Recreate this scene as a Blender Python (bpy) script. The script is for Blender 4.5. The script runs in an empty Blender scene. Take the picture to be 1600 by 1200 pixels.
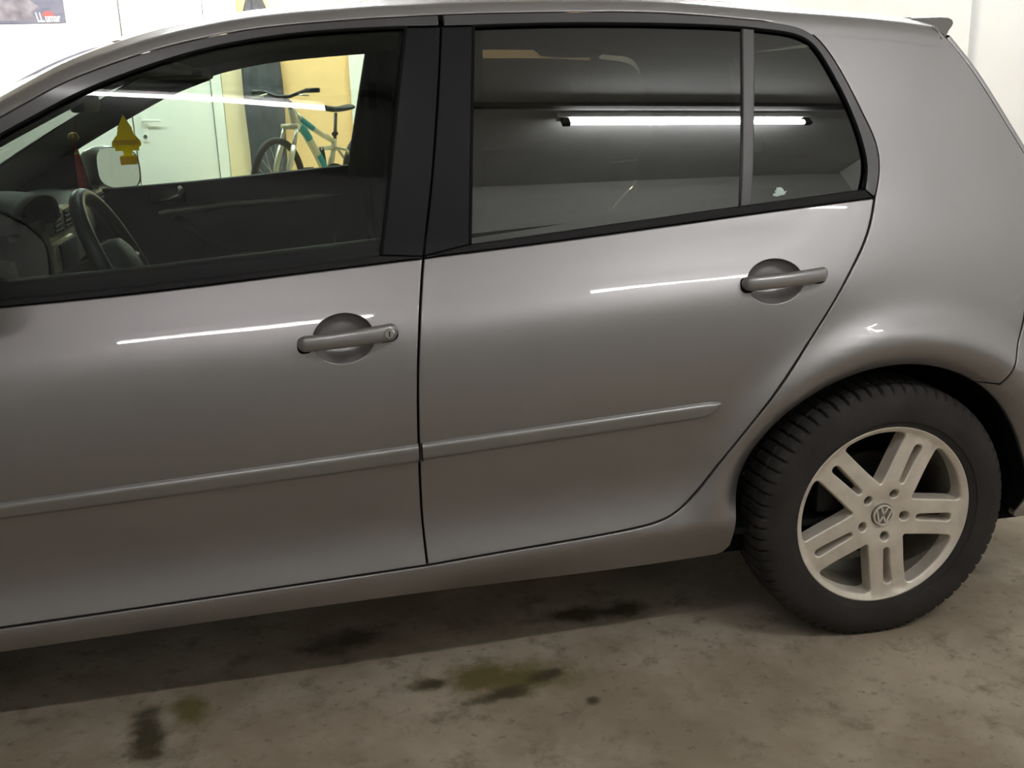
import bpy, bmesh, math, random
import numpy as np
from mathutils import Vector, Matrix
from mathutils.geometry import delaunay_2d_cdt

random.seed(7)
rng = np.random.default_rng(7)
scene = bpy.context.scene
COL = scene.collection

# ------------------------------------------------------------------ camera, world, exposure
cam_d = bpy.data.cameras.new('camera')
cam = bpy.data.objects.new('camera', cam_d)
COL.objects.link(cam)
RT = Vector((0.9799954, -0.19636185, -0.03241984))
UP = Vector((0.08490622, 0.26517324, 0.96045515))
FW = Vector((0.17999987, 0.94399427, -0.2765409))
m3 = Matrix((RT, UP, -FW)).transposed()
cam.matrix_world = Matrix.Translation((-1.250996, -1.964965, 1.286246)) @ m3.to_4x4()
cam_d.sensor_fit = 'HORIZONTAL'
cam_d.sensor_width = 36.0
cam_d.lens = 36.0 * 1600.0 / 1600.0
cam_d.clip_start = 0.02
cam_d.clip_end = 100
scene.camera = cam

world = bpy.data.worlds.new('world')
scene.world = world
world.use_nodes = True
world.node_tree.nodes['Background'].inputs[0].default_value = (0.9, 0.95, 1.0, 1)
world.node_tree.nodes['Background'].inputs[1].default_value = 0.0

vs = scene.view_settings
vs.view_transform = 'Standard'
vs.look = 'None'
vs.gamma = 1.0
vs.use_curve_mapping = False
vs.exposure = 0.2

TUBE_L = 100.0          # radiance of the fluorescent tubes
CEIL = 3.0
NEAR_Y, FAR_Y = -2.75, 9.0
LEFT_X, RIGHT_X = -6.5, 1.9
YC = 0.8795             # car centre line


# ------------------------------------------------------------------ materials
def new_mat(name):
    m = bpy.data.materials.new(name)
    m.use_nodes = True
    nt = m.node_tree
    for n in list(nt.nodes):
        nt.nodes.remove(n)
    out = nt.nodes.new('ShaderNodeOutputMaterial')
    return m, nt, out


def pbr(name, col, rough=0.5, metal=0.0, coat=0.0, coat_rough=0.05, noise=0.0, nscale=20.0, bump=0.0,
        bscale=60.0, spec=0.5, col2=None, emis=None, estr=0.0, stretch=None):
    m, nt, out = new_mat(name)
    b = nt.nodes.new('ShaderNodeBsdfPrincipled')
    nt.links.new(b.outputs[0], out.inputs[0])
    b.inputs['Base Color'].default_value = (*col, 1)
    b.inputs['Roughness'].default_value = rough
    b.inputs['Metallic'].default_value = metal
    b.inputs['Coat Weight'].default_value = coat
    b.inputs['Coat Roughness'].default_value = coat_rough
    b.inputs['Specular IOR Level'].default_value = spec
    tc = nt.nodes.new('ShaderNodeTexCoord')
    src = tc.outputs['Object']
    if stretch:
        mp = nt.nodes.new('ShaderNodeMapping')
        mp.inputs['Scale'].default_value = stretch
        nt.links.new(src, mp.inputs[0])
        src = mp.outputs[0]
    if noise > 0 or col2:
        n = nt.nodes.new('ShaderNodeTexNoise')
        n.inputs['Scale'].default_value = nscale
        n.inputs['Detail'].default_value = 6
        nt.links.new(src, n.inputs['Vector'])
        mix = nt.nodes.new('ShaderNodeMix')
        mix.data_type = 'RGBA'
        c2 = col2 if col2 else tuple(max(0, c * (1 - noise)) for c in col)
        c1 = col if col2 else tuple(min(1, c * (1 + noise)) for c in col)
        mix.inputs[6].default_value = (*c2, 1)
        mix.inputs[7].default_value = (*c1, 1)
        mr = nt.nodes.new('ShaderNodeMapRange')
        mr.inputs[1].default_value = 0.3
        mr.inputs[2].default_value = 0.7
        nt.links.new(n.outputs['Fac'], mr.inputs[0])
        nt.links.new(mr.outputs[0], mix.inputs[0])
        nt.links.new(mix.outputs[2], b.inputs['Base Color'])
    if bump > 0:
        n2 = nt.nodes.new('ShaderNodeTexNoise')
        n2.inputs['Scale'].default_value = bscale
        n2.inputs['Detail'].default_value = 4
        nt.links.new(src, n2.inputs['Vector'])
        bp = nt.nodes.new('ShaderNodeBump')
        bp.inputs['Strength'].default_value = bump
        bp.inputs['Distance'].default_value = 0.01
        nt.links.new(n2.outputs['Fac'], bp.inputs['Height'])
        nt.links.new(bp.outputs[0], b.inputs['Normal'])
    if emis:
        b.inputs['Emission Color'].default_value = (*emis, 1)
        b.inputs['Emission Strength'].default_value = estr
    return m


def glass_mat(name, tint, ior=1.5, refl=1.0):
    m, nt, out = new_mat(name)
    tr = nt.nodes.new('ShaderNodeBsdfTransparent')
    tr.inputs[0].default_value = (*tint, 1)
    gl = nt.nodes.new('ShaderNodeBsdfGlossy')
    gl.inputs['Roughness'].default_value = 0.0
    fr = nt.nodes.new('ShaderNodeFresnel')
    fr.inputs[0].default_value = ior
    mu = nt.nodes.new('ShaderNodeMath')
    mu.operation = 'MULTIPLY'
    mu.use_clamp = True
    mu.inputs[1].default_value = refl
    nt.links.new(fr.outputs[0], mu.inputs[0])
    mx = nt.nodes.new('ShaderNodeMixShader')
    nt.links.new(mu.outputs[0], mx.inputs[0])
    nt.links.new(tr.outputs[0], mx.inputs[1])
    nt.links.new(gl.outputs[0], mx.inputs[2])
    nt.links.new(mx.outputs[0], out.inputs[0])
    return m


def emit_mat(name, col, strength):
    m, nt, out = new_mat(name)
    e = nt.nodes.new('ShaderNodeEmission')
    e.inputs[0].default_value = (*col, 1)
    e.inputs[1].default_value = strength
    nt.links.new(e.outputs[0], out.inputs[0])
    return m


def floor_mat():
    m, nt, out = new_mat('stained_concrete')
    b = nt.nodes.new('ShaderNodeBsdfPrincipled')
    nt.links.new(b.outputs[0], out.inputs[0])
    tc = nt.nodes.new('ShaderNodeTexCoord')

    def noise(scale, detail, rough=0.6):
        n = nt.nodes.new('ShaderNodeTexNoise')
        n.inputs['Scale'].default_value = scale
        n.inputs['Detail'].default_value = detail
        n.inputs['Roughness'].default_value = rough
        nt.links.new(tc.outputs['Object'], n.inputs['Vector'])
        return n

    def ramp(src, lo, hi):
        r = nt.nodes.new('ShaderNodeMapRange')
        r.interpolation_type = 'SMOOTHSTEP'
        r.inputs[1].default_value = lo
        r.inputs[2].default_value = hi
        nt.links.new(src, r.inputs[0])
        return r.outputs[0]

    def mix(fac, a, c):
        x = nt.nodes.new('ShaderNodeMix')
        x.data_type = 'RGBA'
        nt.links.new(fac, x.inputs[0])
        for s, v in ((6, a), (7, c)):
            if isinstance(v, tuple):
                x.inputs[s].default_value = (*v, 1)
            else:
                nt.links.new(v, x.inputs[s])
        return x.outputs[2]

    def blob(cx, cy, rx, ry, ang=0.0):
        mp = nt.nodes.new('ShaderNodeMapping')
        mp.vector_type = 'TEXTURE'
        mp.inputs['Location'].default_value = (cx, cy, 0)
        mp.inputs['Rotation'].default_value = (0, 0, ang)
        mp.inputs['Scale'].default_value = (rx, ry, 1)
        nt.links.new(tc.outputs['Object'], mp.inputs[0])
        ln = nt.nodes.new('ShaderNodeVectorMath')
        ln.operation = 'LENGTH'
        nt.links.new(mp.outputs[0], ln.inputs[0])
        n = noise(14, 5)
        ad = nt.nodes.new('ShaderNodeMath')
        ad.operation = 'MULTIPLY_ADD'
        ad.inputs[1].default_value = 1.8
        nt.links.new(n.outputs['Fac'], ad.inputs[0])
        nt.links.new(ln.outputs[1], ad.inputs[2])
        return ramp(ad.outputs[0], 2.05, 1.15)

    c = mix(ramp(noise(2.2, 5).outputs['Fac'], 0.35, 0.68), FLOOR_A, FLOOR_B)
    c = mix(ramp(noise(11, 6, .7).outputs['Fac'], 0.50, 0.72), c, FLOOR_C)
    c = mix(ramp(noise(34, 4, .7).outputs['Fac'], 0.56, 0.78), c, FLOOR_D)
    olive = (0.150, 0.125, 0.048)
    dark = (0.075, 0.062, 0.036)
    for bl in (blob(-0.92, 0.06, .22, .085, -.15), blob(-1.60, 0.11, .05, .10, .3)):
        c = mix(bl, c, olive)
    for bl in (blob(-1.07, 0.075, .065, .03, .1), blob(-0.93, -0.005, .085, .03, .2), blob(-0.80, 0.05, .06, .025, .3),
               blob(-0.735, -0.075, .022, .02), blob(-1.25, .32, .14, .06, .2), blob(-1.68, .02, .05, .14, .2), blob(-.62, .30, .2, .05, 0)):
        c = mix(bl, c, dark)
    nt.links.new(c, b.inputs['Base Color'])
    b.inputs['Roughness'].default_value = 0.62
    b.inputs['Specular IOR Level'].default_value = 0.25
    bp = nt.nodes.new('ShaderNodeBump')
    bp.inputs['Strength'].default_value = 0.12
    bp.inputs['Distance'].default_value = 0.01
    nt.links.new(noise(40, 5).outputs['Fac'], bp.inputs['Height'])
    nt.links.new(bp.outputs[0], b.inputs['Normal'])
    return m


FLOOR_A, FLOOR_B = (0.285, 0.228, 0.166), (0.45, 0.385, 0.305)
FLOOR_C, FLOOR_D = (0.215, 0.178, 0.135), (0.145, 0.117, 0.085)

M = {}
M['paint'] = pbr('grey_metallic_paint', (0.345, 0.330, 0.336), rough=0.45, metal=0.85, coat=1.0, coat_rough=0.015)
M['moulding'] = pbr('grey_moulding_paint', (0.30, 0.292, 0.285), rough=0.38, metal=0.6, coat=0.35, coat_rough=0.15)
M['frame'] = pbr('shaded_frame_paint', (0.085, 0.080, 0.084), rough=0.35, metal=0.2, coat=0.3, coat_rough=0.1)  # body colour darkened to carry the dark reflection on the window frames
M['pillar'] = pbr('black_pillar_film', (0.008, 0.008, 0.0095), rough=0.5, spec=0.2)
M['rubber'] = pbr('black_rubber', (0.014, 0.013, 0.014), rough=0.75, spec=0.3)
M['seal'] = pbr('dull_black_seal', (0.005, 0.005, 0.005), rough=0.85, spec=0.2)
M['divider'] = pbr('grey_window_bar', (0.085, 0.08, 0.082), rough=0.4)
M['tire'] = pbr('tire_rubber', (0.033, 0.029, 0.0275), rough=0.8, noise=0.25, nscale=12, bump=0.15, bscale=90, spec=0.3)
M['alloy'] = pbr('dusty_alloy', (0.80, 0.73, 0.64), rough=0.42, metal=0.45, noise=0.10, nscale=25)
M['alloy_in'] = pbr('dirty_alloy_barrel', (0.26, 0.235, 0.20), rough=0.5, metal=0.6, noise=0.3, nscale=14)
M['cap'] = pbr('cap_grey', (0.20, 0.19, 0.175), rough=0.4, metal=0.5)
M['bolt'] = pbr('bolt_steel', (0.12, 0.11, 0.10), rough=0.45, metal=0.8)
M['disc'] = pbr('brake_iron', (0.022, 0.020, 0.019), rough=0.55, metal=0.6)
M['liner'] = pbr('black_liner', (0.006, 0.006, 0.006), rough=0.9, spec=0.1)
M['glass_f'] = glass_mat('green_tinted_glass', (0.60, 0.68, 0.62))
M['glass_w'] = glass_mat('windscreen_glass', (0.36, 0.40, 0.37))
M['glass_r'] = glass_mat('dark_film_glass', (0.05, 0.055, 0.05), ior=2.25)
M['glass_far'] = glass_mat('darker_film_glass', (0.04, 0.045, 0.04))
M['plastic'] = pbr('black_interior_plastic', (0.012, 0.012, 0.013), rough=0.65, spec=0.3)
M['plastic2'] = pbr('charcoal_interior', (0.026, 0.028, 0.030), rough=0.65)
M['fabric'] = pbr('dark_seat_cloth', (0.022, 0.025, 0.028), rough=0.95, noise=0.3, nscale=120)
M['trimgrey'] = pbr('light_grey_interior_trim', (0.24, 0.24, 0.225), rough=0.8)
M['silver'] = pbr('satin_silver_trim', (0.55, 0.52, 0.44), rough=0.35, metal=0.8)
M['chrome'] = pbr('chrome', (0.8, 0.8, 0.8), rough=0.15, metal=1.0)
M['leather'] = pbr('wheel_leather', (0.022, 0.028, 0.030), rough=0.38)
M['dashbeige'] = pbr('brushed_dash_panel', (0.50, 0.44, 0.31), rough=0.45, metal=0.35)
M['lamp_red'] = pbr('red_lamp', (0.35, 0.01, 0.01), rough=0.1, coat=1.0)
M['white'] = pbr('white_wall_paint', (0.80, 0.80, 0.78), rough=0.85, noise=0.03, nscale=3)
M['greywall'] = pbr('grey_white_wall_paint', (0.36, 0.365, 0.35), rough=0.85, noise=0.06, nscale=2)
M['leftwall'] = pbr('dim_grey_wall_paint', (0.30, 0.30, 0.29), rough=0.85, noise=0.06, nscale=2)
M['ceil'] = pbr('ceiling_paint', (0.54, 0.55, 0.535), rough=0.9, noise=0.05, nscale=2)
M['doorwhite'] = pbr('white_door_lacquer', (0.78, 0.79, 0.76), rough=0.4)
M['beige'] = pbr('beige_paint', (0.72, 0.60, 0.40), rough=0.8, noise=0.04, nscale=3)
M['yellow'] = pbr('yellow_paint', (0.82, 0.56, 0.28), rough=0.8, noise=0.03, nscale=2)
M['floor'] = floor_mat()
M['tube'] = emit_mat('fluorescent_tube', (1.0, 1.0, 0.985), TUBE_L)
M['tubefill'] = emit_mat('far_wall_fill_tube', (0.97, 1.0, 1.01), TUBE_L * 4.6)
M['tubedim'] = emit_mat('fluorescent_tube_dim', (1.0, 0.97, 0.97), TUBE_L * 0.46)  # ordinary tube, strength lowered to darken the front door
M['tubemid'] = emit_mat('fluorescent_tube_mid', (0.97, 1.0, 1.0), TUBE_L * 1.5)
M['warm'] = emit_mat('warm_bulb', (1.0, 0.76, 0.42), 330.0)
M['fixture'] = pbr('fixture_enamel', (0.55, 0.55, 0.53), rough=0.5)
M['black'] = pbr('matt_black', (0.012, 0.012, 0.012), rough=0.6)
M['conduit'] = pbr('dark_conduit', (0.05, 0.05, 0.05), rough=0.6)
def card(name, col):
    m, nt, out = new_mat(name)
    d = nt.nodes.new('ShaderNodeBsdfDiffuse'); t = nt.nodes.new('ShaderNodeBsdfTranslucent'); mx = nt.nodes.new('ShaderNodeMixShader')
    for n_ in (d, t):
        n_.inputs[0].default_value = (*col, 1)
    mx.inputs[0].default_value = .85
    nt.links.new(d.outputs[0], mx.inputs[1]); nt.links.new(t.outputs[0], mx.inputs[2]); nt.links.new(mx.outputs[0], out.inputs[0])
    return m


M['tree'] = card('yellow_card', (0.95, 0.80, 0.04))
M['treeband'] = card('pale_card_band', (0.90, 0.78, 0.32))
M['red'] = pbr('red_cord', (0.50, 0.01, 0.012), rough=0.6, noise=0.3, nscale=200)
M['gold'] = pbr('gold_bead', (0.7, 0.5, 0.15), rough=0.3, metal=1.0)
M['steelcream'] = pbr('cream_bike_paint', (0.62, 0.55, 0.38), rough=0.3, coat=0.5)
M['teal'] = pbr('teal_decal', (0.02, 0.26, 0.27), rough=0.35)
M['biketire'] = pbr('bike_tire', (0.035, 0.025, 0.02), rough=0.8)
M['cloth'] = pbr('dark_blue_grey_cloth', (0.045, 0.05, 0.06), rough=0.95, noise=0.3, nscale=8)
M['poster'] = pbr('poster_print', (0.13, 0.12, 0.15), rough=0.5, col2=(0.055, 0.055, 0.085), nscale=5, stretch=(1, 1, 2.2))
M['posterrock'] = pbr('poster_rock_print', (0.22, 0.19, 0.21), rough=0.5, col2=(0.05, 0.04, 0.045), nscale=7)
M['postred'] = pbr('poster_red', (0.50, 0.05, 0.045), rough=0.5)
M['postwhite'] = pbr('poster_white', (0.85, 0.85, 0.88), rough=0.5)
M['decal'] = pbr('pale_decal', (0.55, 0.68, 0.62), rough=0.5)
M['mirror'] = pbr('mirror_silver', (0.9, 0.9, 0.9), rough=0.0, metal=1.0)


# ------------------------------------------------------------------ object helpers
def wloc(o):
    v = Vector((0, 0, 0))
    while o is not None:
        v += o.location
        o = o.parent
    return v


def tag(o, label=None, cat=None, group=None, kind=None):
    if label:
        o['label'] = label
    if cat:
        o['category'] = cat
    if group:
        o['group'] = group
    if kind:
        o['kind'] = kind
    return o


def empty(name, loc, label, cat, group=None):
    o = bpy.data.objects.new(name, None)
    o.empty_display_size = 0.1
    o.location = loc
    COL.objects.link(o)
    return tag(o, label, cat, group)


def mesh_obj(name, verts, faces, mat, parent=None, normals=None, smooth=True, origin=None, mirror=False, loc=None):
    """verts in world coordinates; the object sits at origin (or at its parent's origin)"""
    v = np.array(verts, float).reshape(-1, 3)
    fs = [tuple(f) for f in faces]
    nn = None if normals is None else np.array(normals, float).reshape(-1, 3)
    if mirror:
        v = v.copy()
        v[:, 1] = 2 * YC - v[:, 1]
        fs = [f[::-1] for f in fs]
        if nn is not None:
            nn = nn.copy()
            nn[:, 1] *= -1
    base = wloc(parent) if parent is not None else Vector((0, 0, 0))
    org = Vector(origin) if origin is not None else base
    v = v - np.array(org)
    me = bpy.data.meshes.new(name)
    me.from_pydata(v.tolist(), [], fs)
    me.update()
    if smooth:
        me.polygons.foreach_set('use_smooth', [True] * len(me.polygons))
    if nn is not None:
        me.normals_split_custom_set_from_vertices(nn.tolist())
    me.materials.append(mat)
    o = bpy.data.objects.new(name, me)
    o.location = org - base
    COL.objects.link(o)
    if parent is not None:
        o.parent = parent
    return o


class MB:
    """collects shapes into one mesh"""
    def __init__(self):
        self.v, self.f = [], []

    def add(self, verts, faces):
        n = len(self.v)
        self.v += [tuple(map(float, p)) for p in verts]
        self.f += [tuple(i + n for i in f) for f in faces]
        return self

    def box(self, lo, hi, rot=None, piv=None):
        x0, y0, z0 = lo
        x1, y1, z1 = hi
        vs_ = [(x0, y0, z0), (x1, y0, z0), (x1, y1, z0), (x0, y1, z0), (x0, y0, z1), (x1, y0, z1), (x1, y1, z1), (x0, y1, z1)]
        if rot is not None:
            p = Vector(piv)
            vs_ = [rot @ (Vector(q) - p) + p for q in vs_]
        return self.add(vs_, [(0, 3, 2, 1), (4, 5, 6, 7), (0, 1, 5, 4), (1, 2, 6, 5), (2, 3, 7, 6), (3, 0, 4, 7)])

    def rbox(self, lo, hi, r=0.01, seg=2):
        bm = bmesh.new()
        bmesh.ops.create_cube(bm, size=1)
        lo, hi = Vector(lo), Vector(hi)
        for w in bm.verts:
            w.co = Vector([lo[i] + (w.co[i] + .5) * (hi[i] - lo[i]) for i in range(3)])
        bmesh.ops.bevel(bm, geom=bm.edges[:], offset=r, segments=seg, profile=0.6, affect='EDGES')
        bm.verts.index_update()
        self.add([w.co[:] for w in bm.verts], [[w.index for w in f.verts] for f in bm.faces])
        bm.free()
        return self

    def tube(self, pts, rad, seg=10, cap=True, flat=1.0):
        pts = [Vector(p) for p in pts]
        n = len(pts)
        rs = rad if isinstance(rad, (list, tuple)) else [rad] * n
        rings = []
        ref = None
        for i, p in enumerate(pts):
            t = (pts[min(i + 1, n - 1)] - pts[max(i - 1, 0)]).normalized()
            if ref is None:
                ref = Vector((0, 0, 1)) if abs(t.z) < .9 else Vector((0, 1, 0))
            a = (ref - t * ref.dot(t)).normalized()
            ref = a
            b = t.cross(a)
            rings.append([p + (a * math.cos(q) * flat + b * math.sin(q)) * rs[i] for q in [2 * math.pi * k / seg for k in range(seg)]])
        vs_ = [q for r in rings for q in r]
        fs = [(i * seg + k, i * seg + (k + 1) % seg, (i + 1) * seg + (k + 1) % seg, (i + 1) * seg + k) for i in range(n - 1) for k in range(seg)]
        if cap:
            fs += [tuple(range(seg))[::-1], tuple((n - 1) * seg + k for k in range(seg))]
        return self.add(vs_, fs)

    def lathe(self, prof, c, axis='y', seg=48, closed=False):
        """prof: (radius, along-axis) pairs"""
        c = Vector(c)
        vs_ = []
        for r, h in prof:
            for k in range(seg):
                a = 2 * math.pi * k / seg
                d = {'y': Vector((r * math.cos(a), h, r * math.sin(a))), 'z': Vector((r * math.cos(a), r * math.sin(a), h)),
                     'x': Vector((h, r * math.cos(a), r * math.sin(a)))}[axis]
                vs_.append(c + d)
        n = len(prof)
        fs = [(i * seg + k, i * seg + (k + 1) % seg, ((i + 1) % n) * seg + (k + 1) % seg, ((i + 1) % n) * seg + k)
              for i in range(n if closed else n - 1) for k in range(seg)]
        return self.add(vs_, fs)

    def loft(self, rows, closed=False):
        n, k = len(rows), len(rows[0])
        vs_ = [p for r in rows for p in r]
        fs = [(i * k + j, i * k + (j + 1) % k, (i + 1) * k + (j + 1) % k, (i + 1) * k + j) for i in range(n - 1) for j in range(k if closed else k - 1)]
        return self.add(vs_, fs)

    def prism(self, poly, d):
        """poly of 3D points, extruded by vector d"""
        d = Vector(d)
        n = len(poly)
        a = [Vector(p) for p in poly]
        fs = [tuple(range(n)), tuple(range(n, 2 * n))[::-1]] + [(i, i + n, (i + 1) % n + n, (i + 1) % n) for i in range(n)]
        return self.add(a + [p + d for p in a], fs)

    def build(self, name, mat, parent=None, smooth=False, mirror=False, origin=None, auto=None):
        o = mesh_obj(name, self.v, self.f, mat, parent, None, smooth, origin, mirror)
        if auto is not None:
            me = o.data
            bm = bmesh.new()
            bm.from_mesh(me)
            bmesh.ops.recalc_face_normals(bm, faces=bm.faces[:])
            for f in bm.faces:
                f.smooth = True
            for e in bm.edges:
                if len(e.link_faces) == 2 and e.calc_face_angle(0) > math.radians(auto):
                    e.smooth = False
            bm.to_mesh(me)
            bm.free()
        return o


def struct(o):
    o['kind'] = 'structure'
    return o


# ------------------------------------------------------------------ the car's side surface  y = S(x, z)
def spline(pts):
    x = np.array([p[0] for p in pts]); y = np.array([p[1] for p in pts]); n = len(x); h = np.diff(x)
    A = np.eye(n); b = np.zeros(n)
    for i in range(1, n - 1):
        A[i, i - 1] = h[i - 1]; A[i, i] = 2 * (h[i - 1] + h[i]); A[i, i + 1] = h[i]
        b[i] = 3 * ((y[i + 1] - y[i]) / h[i] - (y[i] - y[i - 1]) / h[i - 1])
    c = np.linalg.solve(A, b)
    d = (c[1:] - c[:-1]) / (3 * h); bb = (y[1:] - y[:-1]) / h - h * (2 * c[:-1] + c[1:]) / 3

    def f(t):
        t = np.asarray(t, float); i = np.clip(np.searchsorted(x, t) - 1, 0, n - 2); u = t - x[i]
        return y[i] + u * (bb[i] + u * (c[i] + u * d[i]))
    return f


def slope_profile(tab, z0=.76):
    zs = np.arange(.05, 1.62, .002)
    sl = np.interp(zs, [t[0] for t in tab], [t[1] for t in tab])
    k = np.exp(-np.linspace(-2.2, 2.2, 15) ** 2); k /= k.sum()
    sl = np.convolve(np.pad(sl, 7, 'edge'), k, 'valid')
    y = np.cumsum(sl) * .002; y -= np.interp(z0, zs, y)
    return spline(list(zip(zs[::4], y[::4])))


LOW = [(.05, -.7), (.26, -.65), (.30, -.30), (.325, .34), (.365, .27), (.41, .02), (.46, -.22), (.56, -.22), (.66, -.08), (.74, .03),
       (.78, .09), (.81, .18), (.84, .42), (.86, .577), (.89, .63)]
PB = slope_profile(LOW + [(.96, .66), (.975, .64), (.995, .31), (1.1, .35), (1.2, .385), (1.3, .42), (1.4, .48), (1.6, .56)])
QLOW = [(.05, -.7), (.26, -.65), (.30, -.30), (.325, .2), (.41, .02), (.50, -.08), (.58, -.02), (.66, .12), (.74, .26), (.82, .34), (.90, .43), (.97, .47)]
_pq = slope_profile(QLOW + [(1.05, .41), (1.12, .375), (1.2, .385), (1.3, .42), (1.4, .48), (1.6, .56)])
_dq = float(PB(1.2)) - float(_pq(1.2))
PQ = lambda z: _pq(z) + _dq


def sstep(t):
    t = np.clip(t, 0, 1)
    return t * t * (3 - 2 * t)


_pg = slope_profile([(.05, .29), (.98, .30), (1.0, .31), (1.1, .35), (1.2, .385), (1.3, .42), (1.4, .48), (1.6, .56)])
_dg = float(PB(1.15)) - float(_pg(1.15))


def PG(z):
    return _pg(z) + _dg


def S(x, z, pb=None, pq=None):
    pb = pb or PB
    pq = pq or PQ
    x = np.asarray(x, float); z = np.asarray(z, float)
    zz = z - .042 * (np.clip(x, -3, .1) + 1.05) * (1 - .6 * sstep((z - 1.0) / .4))
    w = sstep((x + .34) / .44)
    y = pb(zz) * (1 - w) + pq(zz) * w + .014 * (x + 1.05) ** 2
    y = y + .16 * np.clip(x - .22, 0, None) ** 2 + .6 * np.clip(x - .42, 0, None) ** 2
    y = y + .5 * np.clip(-2.75 - x, 0, None) ** 2
    y = y - (.070 * np.clip(-1.05 - x, 0, 1.0) + .016 * sstep((-1.02 - x) / .06)) * np.clip(z - 1.0, 0, None)
    for cx in (0.0, -2.578):
        r = np.hypot(x - cx, z - .305)
        m = sstep((z - .28) / .15)
        y = y - m * .030 * np.exp(-((r - .432) / .045) ** 2) + m * .022 * np.clip((.408 - r) / .04, 0, 1.3) ** 2
    return y


def SG(x, z):
    """surface of the side glass: it keeps its lean below the waist"""
    return S(x, z, PG, PG)


def SGn(x, z):
    return Sn(x, z, f=SG)


def Sn(x, z, e=1e-3, f=None):
    f = f or S
    gx = (f(x + e, z) - f(x - e, z)) / (2 * e); gz = (f(x, z + e) - f(x, z - e)) / (2 * e)
    n = np.stack([gx, -np.ones_like(gx), gz], -1)
    return n / np.linalg.norm(n, axis=-1, keepdims=True)


def crom(pts, step=.01):
    """smooth dense curve through the points"""
    P = np.array(pts, float)
    if len(P) == 2:
        n = max(1, int(np.linalg.norm(P[1] - P[0]) / step))
        return [tuple(P[0] + (P[1] - P[0]) * i / n) for i in range(n + 1)]
    t = np.concatenate([[0], np.cumsum(np.maximum(np.linalg.norm(np.diff(P, axis=0), axis=1), 1e-6) ** .75)])
    fs = [spline(list(zip(t, P[:, k]))) for k in range(P.shape[1])]
    tt = np.linspace(0, t[-1], 1500)
    Q = np.stack([f(tt) for f in fs], -1)
    L = np.concatenate([[0], np.cumsum(np.linalg.norm(np.diff(Q, axis=0), axis=1))])
    n = max(2, int(L[-1] / step))
    s = np.linspace(0, L[-1], n + 1)
    return [tuple(np.interp(s, L, Q[:, k])[i] for k in range(P.shape[1])) for i in range(n + 1)]


def chain(*strokes):
    out = []
    for s in strokes:
        for p in s:
            if not out or math.hypot(out[-1][0] - p[0], out[-1][1] - p[1]) > 1e-4:
                out.append(p)
    if math.hypot(out[-1][0] - out[0][0], out[-1][1] - out[0][1]) < 1e-4:
        out.pop()
    return out


def rev(c):
    return list(c)[::-1]


def offset_poly(P, d):
    """move a counter-clockwise polygon inwards by d"""
    P = np.array(P)
    e = np.roll(P, -1, 0) - P
    e /= np.maximum(np.linalg.norm(e, axis=1, keepdims=True), 1e-9)
    n = np.stack([-e[:, 1], e[:, 0]], -1)
    m = n + np.roll(n, 1, 0)
    l = np.maximum((m * m).sum(1, keepdims=True) / 2, .35)
    return P + d * m / l


def ccw(P):
    P = np.array(P)
    a = np.sum(P[:, 0] * np.roll(P[:, 1], -1) - np.roll(P[:, 0], -1) * P[:, 1])
    return P if a > 0 else P[::-1]


def inside(pts, loops):
    r = np.zeros(len(pts), bool)
    for L in loops:
        x0, z0 = L[:, 0], L[:, 1]
        x1, z1 = np.roll(x0, -1), np.roll(z0, -1)
        for a, b, c, d in zip(x0, z0, x1, z1):
            if b == d:
                continue
            k = ((b > pts[:, 1]) != (d > pts[:, 1])) & (pts[:, 0] < (c - a) * (pts[:, 1] - b) / (d - b) + a)
            r ^= k
    return r


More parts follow.
